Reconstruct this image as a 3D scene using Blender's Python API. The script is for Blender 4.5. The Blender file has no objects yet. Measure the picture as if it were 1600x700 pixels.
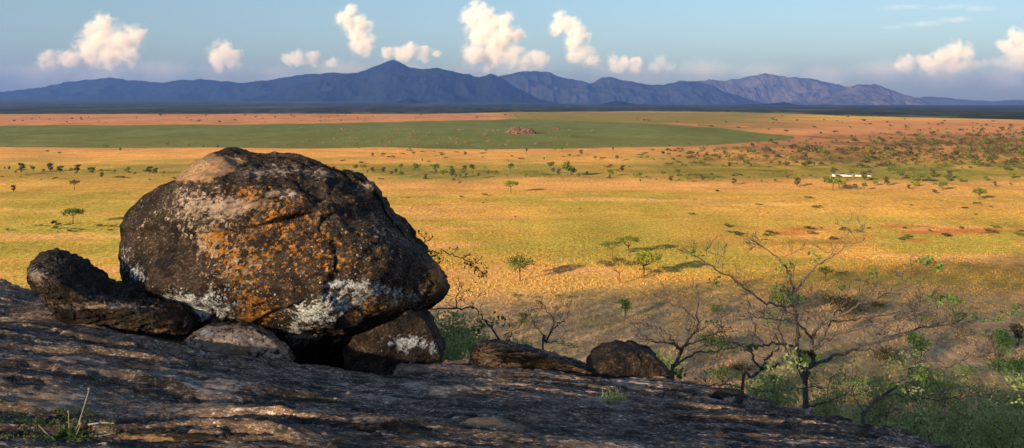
import bpy, bmesh, math, random
import numpy as np
from mathutils import Vector, Matrix

# ------------------------------------------------------------------ basics
F = 1386.0            # focal length in photo pixels (photo 1600 wide)
HZ = 164.0            # row of the horizon
HC = 42.0             # camera height over the plain
SUN_EL, SUN_AZ = math.radians(12.5), math.radians(218.0)
TAN = math.tan(SUN_EL)
SV = np.array([-math.sin(SUN_AZ), -math.cos(SUN_AZ)])    # horizontal travel of sunlight
SN = np.array([-SV[1], SV[0]])                            # to its left
rng = np.random.default_rng(7)
random.seed(7)
scene = bpy.context.scene
COL = scene.collection

def W(px, row, d):
    return np.array([(px - 800.0) / F * d, d, HC - (row - HZ) / F * d])

# ------------------------------------------------------------------ noise
def _hash(ix, iy, iz, seed):
    h = (ix * 374761393 + iy * 668265263 + iz * 2147483647 + seed * 1274126177) & 0xFFFFFFFF
    h = ((h ^ (h >> 13)) * 1274126177) & 0xFFFFFFFF
    h = ((h ^ (h >> 16)) * 2246822519) & 0xFFFFFFFF
    return (h ^ (h >> 15))

_G = np.array([[1,1,0],[-1,1,0],[1,-1,0],[-1,-1,0],[1,0,1],[-1,0,1],[1,0,-1],[-1,0,-1],
               [0,1,1],[0,-1,1],[0,1,-1],[0,-1,-1],[1,1,0],[-1,1,0],[0,-1,1],[0,-1,-1]], float)

def perlin(p, seed=0):
    p = np.asarray(p, float)
    i = np.floor(p).astype(np.int64)
    f = p - i
    u = f * f * f * (f * (f * 6 - 15) + 10)
    res = 0
    for dx in (0, 1):
        wx = u[:, 0] if dx else 1 - u[:, 0]
        for dy in (0, 1):
            wy = u[:, 1] if dy else 1 - u[:, 1]
            for dz in (0, 1):
                wz = u[:, 2] if dz else 1 - u[:, 2]
                g = _G[_hash(i[:, 0] + dx, i[:, 1] + dy, i[:, 2] + dz, seed) & 15]
                d = g[:, 0] * (f[:, 0] - dx) + g[:, 1] * (f[:, 1] - dy) + g[:, 2] * (f[:, 2] - dz)
                res = res + wx * wy * wz * d
    return res

def fbm(p, octv=4, seed=0, gain=0.5, lac=2.03):
    p = np.asarray(p, float)
    a, s, n = 1.0, 0, 0
    for k in range(octv):
        s = s + a * perlin(p, seed + k * 17)
        n += a
        a *= gain
        p = p * lac + 3.1
    return s / n * 1.6

def ridged(p, octv=4, seed=0, gain=0.5):
    p = np.asarray(p, float)
    a, s, n = 1.0, 0, 0
    for k in range(octv):
        s = s + a * (1 - np.abs(perlin(p, seed + k * 31)) * 2)
        n += a
        a *= gain
        p = p * 2.07 + 1.7
    return s / n

def worley(p, seed=0):
    """distance to nearest and second nearest jittered cell point, and a cell value"""
    p = np.asarray(p, float)
    i = np.floor(p).astype(np.int64)
    d1 = np.full(len(p), 9.0); d2 = np.full(len(p), 9.0); cv = np.zeros(len(p))
    for dx in (-1, 0, 1):
        for dy in (-1, 0, 1):
            for dz in (-1, 0, 1):
                c = i + np.array([dx, dy, dz])
                q = [(_hash(c[:, 0], c[:, 1], c[:, 2], seed + k) & 0xFFFF) / 65535.0 for k in (1, 2, 3)]
                d = np.sqrt(sum((c[:, k] + q[k] - p[:, k]) ** 2 for k in range(3)))
                v = (_hash(c[:, 0], c[:, 1], c[:, 2], seed + 9) & 0xFFFF) / 65535.0
                near = d < d1
                d2 = np.where(near, d1, np.minimum(d2, d))
                cv = np.where(near, v, cv)
                d1 = np.where(near, d, d1)
    return d1, d2, cv

def chisel(p, seed=0):
    """piecewise flat facets: each cell has its own tilt"""
    p = np.asarray(p, float)
    i = np.floor(p).astype(np.int64)
    best = np.full(len(p), 9.0); out = np.zeros(len(p))
    for dx in (-1, 0, 1):
        for dy in (-1, 0, 1):
            for dz in (-1, 0, 1):
                c = i + np.array([dx, dy, dz])
                h = _hash(c[:, 0], c[:, 1], c[:, 2], seed + 1)
                o = [(((h >> s) & 0x3FF) / 1023.0) for s in (0, 10, 20)]
                q = [p[:, k] - c[:, k] - o[k] for k in range(3)]
                d = q[0] ** 2 + q[1] ** 2 + q[2] ** 2
                h2 = _hash(c[:, 0], c[:, 1], c[:, 2], seed + 5)
                g = [(((h2 >> s) & 0x3FF) / 511.5 - 1.0) for s in (0, 10, 20)]
                val = q[0] * g[0] + q[1] * g[1] + q[2] * g[2] + 0.35 * g[0]
                near = d < best
                out = np.where(near, val, out); best = np.where(near, d, best)
    return out

def sstep(a, b, x):
    t = np.clip((x - a) / (b - a), 0, 1)
    return t * t * (3 - 2 * t)

def P3(x, y, z=0.0):
    x = np.asarray(x, float); y = np.asarray(y, float)
    return np.stack([x, y, np.broadcast_to(np.asarray(z, float), x.shape)], -1)

# ------------------------------------------------------------------ objects
def tag(o, label=None, cat=None, group=None, kind=None):
    if label: o['label'] = label
    if cat: o['category'] = cat
    if group: o['group'] = group
    if kind: o['kind'] = kind
    return o

def mesh_np(name, verts, faces, mat=None, parent=None, smooth=True, colors=None, loc=None):
    """verts (n,3); faces (m,k) int array; colors dict name -> (n,4)"""
    me = bpy.data.meshes.new(name)
    verts = np.asarray(verts, np.float32); faces = np.asarray(faces, np.int32)
    n, m, k = len(verts), len(faces), faces.shape[1]
    me.vertices.add(n); me.vertices.foreach_set('co', verts.ravel())
    me.loops.add(m * k); me.loops.foreach_set('vertex_index', faces.ravel())
    me.polygons.add(m)
    me.polygons.foreach_set('loop_start', np.arange(0, m * k, k, dtype=np.int32))
    try:
        me.polygons.foreach_set('loop_total', np.full(m, k, np.int32))
    except Exception:
        pass
    me.polygons.foreach_set('use_smooth', np.full(m, bool(smooth)))
    me.update(calc_edges=True)
    for cn, cv in (colors or {}).items():
        a = me.color_attributes.new(cn, 'FLOAT_COLOR', 'POINT')
        a.data.foreach_set('color', np.asarray(cv, np.float32).ravel())
    if mat: me.materials.append(mat)
    o = bpy.data.objects.new(name, me)
    COL.objects.link(o)
    if parent: o.parent = parent
    if loc is not None: o.location = loc
    return o

def empty(name, loc):
    o = bpy.data.objects.new(name, None)
    COL.objects.link(o); o.location = loc
    o.empty_display_size = 0.2
    return o

def dup(o, loc, rz=0.0, sc=1.0, parent=None):
    c = o.copy()
    COL.objects.link(c)
    if parent is None:
        c.location = loc; c.rotation_euler = (0, 0, rz)
        c.scale = (sc, sc, sc) if not hasattr(sc, '__len__') else sc
    else:
        c.parent = parent
    for ch in o.children:
        dup(ch, None, parent=c)
    return c

def grid_faces(nu, nv):
    i = np.arange(nu * nv).reshape(nu, nv)
    return np.stack([i[:-1, :-1], i[1:, :-1], i[1:, 1:], i[:-1, 1:]], -1).reshape(-1, 4)

# ------------------------------------------------------------------ materials
class NB:
    def __init__(s, name):
        s.m = bpy.data.materials.new(name); s.m.use_nodes = True
        s.t = s.m.node_tree
        for n in list(s.t.nodes): s.t.nodes.remove(n)
        s.out = s.n('ShaderNodeOutputMaterial')
    def n(s, ty, **kw):
        x = s.t.nodes.new(ty)
        for k, v in kw.items(): setattr(x, k, v)
        return x
    def put(s, sock, v):
        if isinstance(v, bpy.types.NodeSocket): s.t.links.new(v, sock)
        elif v is not None:
            if hasattr(v, '__len__') and len(v) == 3 and sock.type == 'RGBA': v = (*v, 1)
            sock.default_value = v
    def coord(s, which='Object'):
        return s.n('ShaderNodeTexCoord').outputs[which]
    def mapping(s, v, sc=(1, 1, 1), rot=(0, 0, 0), loc=(0, 0, 0)):
        x = s.n('ShaderNodeMapping'); s.put(x.inputs['Vector'], v)
        x.inputs['Scale'].default_value = sc; x.inputs['Rotation'].default_value = rot; x.inputs['Location'].default_value = loc
        return x.outputs[0]
    def noise(s, v, scale, detail=4, rough=0.55, dist=0.0):
        x = s.n('ShaderNodeTexNoise'); s.put(x.inputs['Vector'], v)
        x.inputs['Scale'].default_value = scale; x.inputs['Detail'].default_value = detail
        x.inputs['Roughness'].default_value = rough; x.inputs['Distortion'].default_value = dist
        return x.outputs['Fac']
    def vor(s, v, scale, feature='F1', out='Distance'):
        x = s.n('ShaderNodeTexVoronoi', feature=feature); s.put(x.inputs['Vector'], v)
        x.inputs['Scale'].default_value = scale
        return x.outputs[out]
    def math(s, op, a, b=None, c=None, clamp=False):
        x = s.n('ShaderNodeMath', operation=op, use_clamp=clamp)
        s.put(x.inputs[0], a)
        if b is not None: s.put(x.inputs[1], b)
        if c is not None: s.put(x.inputs[2], c)
        return x.outputs[0]
    def ss(s, v, a, b, lo=0.0, hi=1.0):
        x = s.n('ShaderNodeMapRange', interpolation_type='SMOOTHSTEP')
        s.put(x.inputs['Value'], v)
        x.inputs['From Min'].default_value = a; x.inputs['From Max'].default_value = b
        x.inputs['To Min'].default_value = lo; x.inputs['To Max'].default_value = hi
        return x.outputs[0]
    def mix(s, f, a, b, mode='MIX'):
        x = s.n('ShaderNodeMix', data_type='RGBA', blend_type=mode)
        s.put(x.inputs['Factor'], f); s.put(x.inputs['A'] if False else x.inputs[6], a); s.put(x.inputs[7], b)
        return x.outputs[2]
    def attr(s, name):
        return s.n('ShaderNodeAttribute', attribute_name=name)
    def sep(s, v):
        x = s.n('ShaderNodeSeparateColor'); s.put(x.inputs[0], v)
        return x.outputs
    def bump(s, h, strength=0.5, dist=0.02, prev=None):
        x = s.n('ShaderNodeBump'); s.put(x.inputs['Height'], h)
        x.inputs['Strength'].default_value = strength; x.inputs['Distance'].default_value = dist
        if prev is not None: s.put(x.inputs['Normal'], prev)
        return x.outputs[0]
    def surf(s, color, rough=0.9, normal=None, spec=0.2):
        x = s.n('ShaderNodeBsdfPrincipled')
        s.put(x.inputs['Base Color'], color); s.put(x.inputs['Roughness'], rough)
        x.inputs['Specular IOR Level'].default_value = spec
        if normal is not None: s.put(x.inputs['Normal'], normal)
        s.t.links.new(x.outputs[0], s.out.inputs['Surface'])
        return x

def leaf_mat(name, c1, c2, transl=0.3):
    b = NB(name)
    a = b.attr('tint').outputs['Color']
    col = b.mix(b.sep(a)[0], c1, c2)
    d = b.n('ShaderNodeBsdfPrincipled'); b.put(d.inputs['Base Color'], col)
    d.inputs['Roughness'].default_value = 0.75; d.inputs['Specular IOR Level'].default_value = 0.12
    t = b.n('ShaderNodeBsdfTranslucent'); b.put(t.inputs['Color'], col)
    m = b.n('ShaderNodeMixShader'); m.inputs[0].default_value = transl
    b.t.links.new(d.outputs[0], m.inputs[1]); b.t.links.new(t.outputs[0], m.inputs[2])
    b.t.links.new(m.outputs[0], b.out.inputs['Surface'])
    return b.m

def bark_mat(name, c1, c2, scale=30):
    b = NB(name)
    v = b.coord('Object')
    n = b.noise(b.mapping(v, sc=(1, 1, 0.3)), scale, 5, 0.6)
    col = b.mix(b.ss(n, 0.35, 0.65), c1, c2)
    b.surf(col, 0.9, b.bump(n, 0.6, 0.01), 0.15)
    return b.m

# ---- ground: albedo per place from the 'soil' attribute, grain by shader
def ground_mat():
    b = NB('savanna_ground')
    base = b.attr('soil').outputs['Color']
    v = b.coord('Object')
    g1 = b.noise(b.mapping(v, sc=(1, 0.45, 1)), 0.9, 5, 0.65)
    g2 = b.noise(v, 0.05, 5, 0.6)
    g3 = b.noise(b.mapping(v, sc=(1, 0.3, 1)), 0.008, 5, 0.6)
    k = b.math('MULTIPLY', b.ss(g1, 0.25, 0.75, 0.62, 1.38), b.ss(g2, 0.25, 0.75, 0.85, 1.15))
    k = b.math('MULTIPLY', k, b.ss(g3, 0.3, 0.7, 0.88, 1.12))
    col = b.mix(1.0, base, b.n('ShaderNodeCombineColor').outputs[0], 'MULTIPLY')
    cc = col.node.inputs[7].links[0].from_node
    for i in range(3): b.put(cc.inputs[i], k)
    b.surf(col, 1.0, b.bump(g1, 0.9, 0.35), 0.0)
    return b.m

def dark_rock_mat(name, stretch=(1, 1, 1), rot=(0, 0, 0), pale=0.0, warm=0.0, lift=1.0, relief=1.0):
    """weathered gneiss: near black crust, worn pinkish grey streaks; lichen from 'lichen' (white, orange, bare) and 'worn'"""
    b = NB(name)
    v = b.coord('Object')
    vs = b.mapping(b.mapping(v, rot=rot), sc=stretch)
    n_big = b.noise(vs, 1.1, 6, 0.6, 0.4)
    n_mid = b.noise(vs, 4.5, 7, 0.68, 0.5)
    n_fine = b.noise(vs, 21.0, 6, 0.7)
    n_iso = b.noise(v, 13.0, 6, 0.66)
    speck = b.vor(b.mapping(v, sc=stretch), 48.0)
    crust = b.mix(b.ss(n_mid, 0.38, 0.64), (0.007, 0.006, 0.005), (0.080, 0.050, 0.031))
    crust = b.mix(b.ss(n_big, 0.48, 0.72), crust, (0.075, 0.052, 0.037))
    grain = b.noise(vs, 34.0, 4, 0.75)
    crust = b.mix(b.ss(grain, 0.40, 0.52, 0.75, 0.0), crust, (0.010, 0.008, 0.007))
    crust = b.mix(b.math('MULTIPLY', b.ss(grain, 0.55, 0.64), b.ss(n_mid, 0.42, 0.6, 0.15, 0.75)), crust, (0.28, 0.22, 0.18))
    if lift != 1.0: crust = b.mix(1.0, crust, (lift * 0.94, lift * 0.97, lift), 'MULTIPLY')
    worn = b.attr('worn').outputs['Color']
    ws = b.sep(worn)
    streak_f = b.math('ADD', b.math('MULTIPLY', n_fine, 0.72), b.math('MULTIPLY', n_mid, 0.28))
    streak = b.ss(b.math('ADD', streak_f, b.math('MULTIPLY', b.math('SUBTRACT', ws[0], 0.5), 0.55)), 0.535 - pale, 0.66 - pale)
    wcol = b.mix(b.ss(n_iso, 0.35, 0.65), (0.30, 0.22, 0.165), (0.56, 0.43, 0.34))
    wcol = b.mix(b.ss(b.noise(v, 2.2, 4, 0.6), 0.5, 0.68), wcol, (0.30, 0.20, 0.115))
    if warm: wcol = b.mix(warm, wcol, (0.33, 0.20, 0.10))
    col = b.mix(streak, crust, wcol)
    # bare warm rock
    bare = b.math('ADD', b.math('MULTIPLY', b.math('SUBTRACT', n_iso, 0.5), 1.1), b.math('MULTIPLY', b.math('SUBTRACT', n_mid, 0.5), 0.9))
    bare = b.ss(b.math('ADD', bare, ws[1]), 0.42, 0.60)
    bcol = b.mix(b.ss(n_fine, 0.36, 0.64), (0.24, 0.145, 0.075), (0.42, 0.27, 0.16))
    col = b.mix(bare, col, bcol)
    # lichens
    li = b.sep(b.attr('lichen').outputs['Color'])
    l1 = b.noise(v, 15.0, 8, 0.78, 0.2); l2 = b.noise(b.mapping(v, loc=(7, 3, 1)), 17.0, 8, 0.78, 0.2)
    l3 = b.noise(b.mapping(v, loc=(3, 9, 4)), 17.0, 8, 0.72)
    w = b.ss(b.math('ADD', b.math('MULTIPLY', b.math('SUBTRACT', l1, 0.5), 2.6), li[0]), 0.60, 0.72)
    spots = b.ss(b.vor(b.mapping(v, loc=(1, 4, 2)), 16.0), 0.13, 0.20, 1, 0)
    w2 = b.math('MULTIPLY', spots, b.ss(b.math('ADD', b.math('MULTIPLY', b.math('SUBTRACT', l3, 0.5), 2.2), li[0]), 0.22, 0.42))
    w = b.math('MAXIMUM', w, b.math('MULTIPLY', w2, 0.9))
    wl = b.mix(b.ss(b.noise(v, 55.0, 3, 0.6), 0.36, 0.62), (0.26, 0.275, 0.285), (0.78, 0.80, 0.80))
    o = b.ss(b.math('ADD', b.math('MULTIPLY', b.math('SUBTRACT', l2, 0.5), 2.6), li[1]), 0.60, 0.74)
    spots2 = b.ss(b.vor(b.mapping(v, loc=(5, 2, 8)), 13.0), 0.13, 0.21, 1, 0)
    o2 = b.math('MULTIPLY', spots2, b.ss(b.math('ADD', b.math('MULTIPLY', b.math('SUBTRACT', l3, 0.5), 2.2), li[1]), 0.25, 0.45))
    o = b.math('MAXIMUM', o, b.math('MULTIPLY', o2, 0.9))
    oc = b.mix(b.ss(n_fine, 0.38, 0.62), (0.28, 0.10, 0.014), (0.58, 0.27, 0.05))
    t = b.ss(b.math('ADD', b.math('MULTIPLY', b.math('SUBTRACT', l3, 0.5), 2.4), li[2]), 0.62, 0.76)
    tc = b.mix(b.ss(n_fine, 0.38, 0.62), (0.33, 0.24, 0.15), (0.60, 0.48, 0.34))
    col = b.mix(t, col, tc)
    col = b.mix(o, col, oc)
    col = b.mix(w, col, wl)
    h = b.math('ADD', b.math('MULTIPLY', n_mid, 0.9), b.math('MULTIPLY', n_fine, 0.5))
    h = b.math('ADD', h, b.math('MULTIPLY', n_iso, 0.5))
    h = b.math('ADD', h, b.math('MULTIPLY', w, 0.12))
    nrm = b.bump(h, 1.0, 0.07 * relief)
    nrm = b.bump(b.noise(v, 75.0, 4, 0.7), 0.55, 0.012, nrm)
    b.surf(col, 0.82, nrm, 0.25)
    return b.m

M_ROCK = dark_rock_mat('lichen_rock', (1, 1, 1.5), (0, 0.25, 0))
M_SLAB = dark_rock_mat('bedrock', (0.55, 1.9, 1.9), (0, 0, 0.24), pale=-0.005, lift=4.3, relief=0.45)
M_LEDGE = dark_rock_mat('brown_ledge_rock', (0.5, 1.6, 2.6), (0, 0.12, 0), pale=0.03, warm=0.5)
M_GROUND = ground_mat()
M_BARK = bark_mat('grey_bark', (0.035, 0.029, 0.027), (0.14, 0.125, 0.118))
M_BARK_RED = bark_mat('warm_bark', (0.07, 0.03, 0.016), (0.17, 0.075, 0.035), 6)
M_LEAF = leaf_mat('fresh_leaf', (0.05, 0.12, 0.02), (0.18, 0.30, 0.07), 0.45)
M_LEAF_PALE = leaf_mat('feathery_leaf', (0.22, 0.28, 0.085), (0.44, 0.49, 0.21), 0.45)
M_ACACIA = leaf_mat('acacia_leaf', (0.045, 0.070, 0.013), (0.13, 0.15, 0.028), 0.25)
M_ACACIA_DRY = leaf_mat('dry_acacia_leaf', (0.065, 0.052, 0.018), (0.15, 0.105, 0.035), 0.25)
M_ACACIA_YEL = leaf_mat('yellow_green_leaf', (0.10, 0.125, 0.014), (0.21, 0.21, 0.03), 0.3)
M_SCRUB = leaf_mat('scrub_leaf', (0.034, 0.034, 0.016), (0.085, 0.072, 0.030), 0.2)
M_TAN = leaf_mat('dry_tan_twig', (0.15, 0.105, 0.045), (0.24, 0.165, 0.075), 0.2)
M_GRASS = leaf_mat('dry_grass', (0.26, 0.145, 0.038), (0.52, 0.33, 0.10), 0.3)
M_STALK = leaf_mat('dry_stalk', (0.26, 0.18, 0.09), (0.60, 0.50, 0.36), 0.1)
M_MOSS = leaf_mat('moss', (0.07, 0.075, 0.03), (0.27, 0.30, 0.13), 0.1)

# ------------------------------------------------------------------ terrain heights
# ridge of the hill, up-sun of the viewpoint (out of frame): an added leaf screen on it throws the long shade
def ridge_crest(u):
    return np.interp(u, [-140, -80, -22, -12, 11, 15, 24, 40, 62, 85, 105, 126, 138, 150, 190],
                        [0, 40, 44, 44, 44, 43, 42, 42, 34, 26, 19, 13, 10, 6, 0])
def screen_top(u):  # upper edge of the added leaf screen, shaped to the shadow line
    return np.interp(u, [13, 15, 24, 40, 62, 85, 105, 126, 138, 146], [58, 66, 74, 77.5, 69, 60.5, 52, 44.5, 38, 24])
V_C = -60.0
def hill_h(u, v):
    w = np.where(v > V_C, 33.0, 70.0)
    return ridge_crest(u) * np.exp(-((v - V_C) / w) ** 2)

def ground_h(x, y):
    x = np.asarray(x, float); y = np.asarray(y, float)
    r = np.sqrt(x * x + y * y)
    p = np.stack([x, y], -1)
    far = sstep(120, 700, r)
    shp = x.shape
    und = (fbm(P3(x.ravel() / 160, y.ravel() / 110), 3, 3).reshape(shp)) * (0.35 + 1.6 * far)
    und = und * sstep(60, 160, r)
    if r.size and r.min() > 110: return und - 0.02 + 6 * np.exp(np.maximum((37.9 - 0.47 * (r - 8) - 6) / 6.0, -60))
    loc = fbm(P3(x.ravel() / 9, y.ravel() / 9), 4, 5).reshape(shp)
    k = 37.9 - 0.47 * np.maximum(r - 8.0, 0) - 0.55 * np.maximum(0, 1 - r / 9.0)
    k = k + loc * 1.1 * sstep(10, 20, r)
    knoll = np.where(k > 6, k, 6 * np.exp((k - 6) / 6.0))
    back = sstep(2, -14, y)
    knoll = knoll * (1 - back) + np.maximum(knoll, 0) * back
    return knoll + und - 0.02

def on_ground(px, row):
    """ground point seen at a photo pixel (plain)"""
    d = HC * F / (row - HZ)
    for _ in range(4):
        x = (px - 800) / F * d
        z = float(ground_h(np.array([x]), np.array([d]))[0])
        d = (HC - z) * F / (row - HZ)
    x = (px - 800) / F * d
    return np.array([x, d, float(ground_h(np.array([x]), np.array([d]))[0])])

# ------------------------------------------------------------------ ground sheet
def soil_color(x, y):
    """albedo of the plain at world x, y"""
    shp = x.shape
    x = x.ravel(); y = y.ravel()
    yy = np.maximum(y, 1.0)
    r = np.hypot(x, y)
    wob = fbm(P3(x / 420, y / 420), 4, 11)
    wob2 = fbm(P3(x / 45, y / 90), 4, 12)
    # bands of the valley floor run across the view; t = 1000/distance keeps them easy to list
    ang = x / yy
    row = HZ + HC * F / np.maximum(yy, 1.0)
    row = np.where(y > 60, row, 700)
    px = 800 + F * np.clip(ang, -3, 3)
    rw = row + wob * np.clip((row - HZ) * 0.10, 0.5, 7) + wob2 * np.clip((row - HZ) * 0.03, 0.0, 4)
    C = lambda *c: np.array(c)
    gold = C(0.57, 0.325, 0.078); goldgreen = C(0.33, 0.275, 0.052); orange = C(0.64, 0.325, 0.105)
    olive = C(0.24, 0.205, 0.055); green = C(0.135, 0.155, 0.055); pink = C(0.50, 0.235, 0.105)
    red = C(0.46, 0.16, 0.055); dry = C(0.55, 0.36, 0.20); dark = C(0.035, 0.045, 0.030)  # dry is a raised tone standing for fill light on the shaded plain
    col = np.tile(gold, (len(x), 1))
    def lay(c, m):
        nonlocal col
        m = np.clip(m, 0, 1)[:, None]
        col = col * (1 - m) + np.asarray(c) * m
    n1 = fbm(P3(x / 70, y / 160), 5, 21)
    n2 = fbm(P3(x / 25, y / 40), 4, 22)
    n3 = fbm(P3(x / 300, y / 700), 4, 23)
    # greener tussock belt in the middle of the near field
    belt = sstep(330, 352, rw) * sstep(425, 385, rw)
    lay(goldgreen, belt * sstep(-0.25, 0.35, n1 + 0.12) * 0.85)
    lay(goldgreen, sstep(295, 308, rw) * sstep(352, 330, rw) * sstep(-0.15, 0.3, n1) * 0.7)
    lay(goldgreen, sstep(500, 200, px) * sstep(275, 330, rw) * sstep(-0.4, 0.3, n2) * 0.75)
    lay(C(0.38, 0.295, 0.06), sstep(292, 305, rw) * sstep(470, 440, rw) * sstep(0.05, 0.4, fbm(P3(x / 110, y / 34), 4, 29)) * 0.8)
    lay(C(0.62, 0.33, 0.12), sstep(292, 300, rw) * sstep(470, 440, rw) * sstep(0.12, 0.42, fbm(P3(x / 90, y / 30), 4, 30)) * 0.75)
    for (r0, sl, wd, p0, p1, am) in [(300.5, -0.010, 0.45, 820, 1010, .55), (322, 0.006, 0.6, 640, 1500, .35), (343, -0.012, 0.7, 600, 1250, .35), (396, -0.03, 0.9, 640, 1100, .4), (312, 0.012, 0.5, 0, 190, .5), (413, 0.02, 1.0, 640, 1400, .3)]:
        ln = r0 + sl * (px - 800) + 3.0 * fbm(P3(x / 60, 0 * x, r0), 3, 37) * (r0 - 164) / 150
        lay(C(0.25, 0.17, 0.05), am * np.exp(-((row - ln) / wd) ** 2) * sstep(p0 - 40, p0, px) * sstep(p1 + 40, p1, px) * (y > 60))
    # clean orange band in front of the stream
    band = sstep(273, 280, rw) * sstep(303, 292, rw) * sstep(420, 560, px)
    lay(orange, band * 0.9)
    # red earth with dark edges on the right
    re = sstep(348, 355, rw) * sstep(384, 374, rw) * sstep(1060, 1220, px)
    lay(red, re * sstep(0.0, 0.3, fbm(P3(x / 22, y / 16), 4, 31) + 0.25 * n1 + 0.02) * 0.9)
    lay(goldgreen * 0.6, re * sstep(0.12, 0.4, -n1 + n2 * 0.4) * 0.8)
    lay(red, sstep(340, 346, rw) * sstep(368, 360, rw) * sstep(0.42, 0.55, n1) * 0.6)
    lay(red, sstep(318, 325, row) * sstep(345, 335, row) * sstep(0.40, 0.6, n1) * 0.5)
    # stream belt, greener grass
    st = sstep(252, 258, rw) * sstep(290, 277, rw)
    lay(olive, st * (0.55 + 0.35 * sstep(-0.2, 0.3, n1)))
    lay(C(0.13, 0.16, 0.03), st * sstep(900, 1150, px) * 0.55 * sstep(-0.2, 0.25, n2))
    lay(C(0.07, 0.075, 0.03), st * sstep(0.22, 0.45, n2) * sstep(264, 268, rw) * sstep(277, 272, rw) * 0.7)
    # dry grass beyond the stream
    lay(orange * 0.93, sstep(229, 232, rw) * sstep(258, 246, rw) * 0.8)
    lay(olive * 1.2, sstep(240, 246, rw) * sstep(262, 254, rw) * sstep(-0.1, 0.3, n1) * 0.6)
    # far right: bare orange rise with thicket
    fr = sstep(187, 190, rw) * sstep(236, 229, rw)
    lay(pink, fr)
    lay(C(0.17, 0.10, 0.05), sstep(206, 214, rw) * sstep(262, 250, rw) * sstep(1000, 1260, px) * (0.35 + 0.5 * sstep(-0.1, 0.3, n1)))
    # olive far strip centre/right
    lay(C(0.19, 0.165, 0.05), sstep(174, 176, rw) * sstep(206, 198, rw) * sstep(770, 800, px) * sstep(1330, 1150, px + wob * 60) * 0.9)
    lay(pink * 0.8, sstep(191, 193, rw) * sstep(198, 196, rw) * sstep(980, 1060, px) * sstep(-0.2, 0.3, n1))
    # green field with a clean edge
    top = np.interp(px, [-400, 0, 420, 560, 800, 900, 1000, 1120, 1240], [196.5, 196.5, 194, 191.5, 186, 188, 192, 199, 213])
    bot = np.interp(px, [-400, 0, 400, 800, 900, 1000, 1120, 1240], [229.5, 229.5, 231, 233, 232.5, 230, 226, 217])
    gw = wob2 * 0.5 + wob * 0.7
    gf = sstep(-0.5, 0.5, row + gw - top) * sstep(-0.5, 0.5, bot - row + gw) * (px < 1240)
    lay(green * (1.0 + 0.12 * n1[:, None]), gf)
    lay(C(0.155, 0.158, 0.055), gf * sstep(205, 232, row) * 0.5)
    # strip beyond the field on the left
    fl = sstep(177.2, 178.0, row + 0.4 * wob) * (row < top + 1) * sstep(820, 760, px) * (1 - gf)
    lay(pink * 0.95, fl)
    lay(pink * 0.6, fl * sstep(0.1, 0.4, n1 + n3) * 0.6)
    # far plain is wooded, its tone darkened for cloud shade
    edge = np.interp(px, [-500, 0, 700, 800, 1000, 1150, 1250, 1330, 1600, 2200], [178, 178, 177.5, 175, 174, 175, 178, 181, 187, 190])
    lay(dark, sstep(0.7, -0.7, row - edge + wob * 0.8))
    # near plain below the kopje: patchy, its colour raised to lighten the shade there
    near = sstep(425, 500, row)
    lay(dry, near * 0.8)
    lay(C(0.36, 0.275, 0.115), near * sstep(0.05, 0.4, n2 + n1 * 0.5) * 0.55)
    lay(C(0.62, 0.38, 0.22), near * sstep(540, 600, row) * sstep(-0.05, 0.35, -n2) * 0.6)
    hillm = sstep(100, 70, r)
    lay(C(0.50, 0.34, 0.19), hillm)
    lay(C(0.12, 0.12, 0.05), hillm * sstep(0.0, 0.4, n2) * 0.6)
    return np.concatenate([col, np.ones((len(x), 1))], 1).reshape(*shp, 4)

def build_ground():
    az_in = np.linspace(-36, 36, 430)
    az_out = np.concatenate([np.linspace(36, 324, 110)[1:-1]])
    az = np.radians(np.concatenate([az_in, az_out]))
    rows = np.concatenate([np.linspace(165.7, 172, 14), np.linspace(172.4, 260, 190), np.linspace(261, 660, 260)])
    rad = np.unique(np.concatenate([[0.5, 3, 6, 8], np.geomspace(9, 112, 70), HC * F / (rows - HZ), [37500.0]]))
    rad = rad[rad <= 37500]
    A, R = np.meshgrid(az, rad, indexing='ij')
    x, y = np.sin(A) * R, np.cos(A) * R
    # rings follow forward distance inside the view so the fields' edges stay crisp
    z = ground_h(x, y)
    n, m = x.shape
    i = np.arange(n * m).reshape(n, m)
    i2 = np.concatenate([i, i[:1]], 0)
    f = np.stack([i2[:-1, :-1], i2[:-1, 1:], i2[1:, 1:], i2[1:, :-1]], -1).reshape(-1, 4)[:, ::-1]
    v = np.stack([x, y, z], -1).reshape(-1, 3)
    c = soil_color(x, y).reshape(-1, 4)
    o = mesh_np('ground', v, f, M_GROUND, colors={'soil': c})
    tag(o, kind='structure')
build_ground()

def build_hill():
    u = np.concatenate([np.arange(-150, 0, 3.0), np.arange(0, 16, 0.4), np.arange(16, 195, 1.5)]); v = np.arange(-231, 30, 3.0)
    U, V = np.meshgrid(u, v, indexing='ij')
    x = U * SN[0] + V * SV[0]; y = U * SN[1] + V * SV[1]
    h = hill_h(U, V)
    bumps = fbm(P3(U.ravel() / 12, V.ravel() / 12), 4, 8).reshape(U.shape)
    h = h * (1 + 0.018 * bumps * sstep(10, 25, np.abs(U - 7)))
    h = np.where(h < ground_h(x, y) - 1.5, ground_h(x, y) - 4, h)
    c = np.tile(np.array([0.48, 0.35, 0.21, 1]), (h.size, 1))  # pale colour chosen so the unseen slope bounces warm fill
    tag(mesh_np('hill', np.stack([x, y, h], -1).reshape(-1, 3), grid_faces(*U.shape), M_GROUND, colors={'soil': c}), kind='structure')
build_hill()

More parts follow.
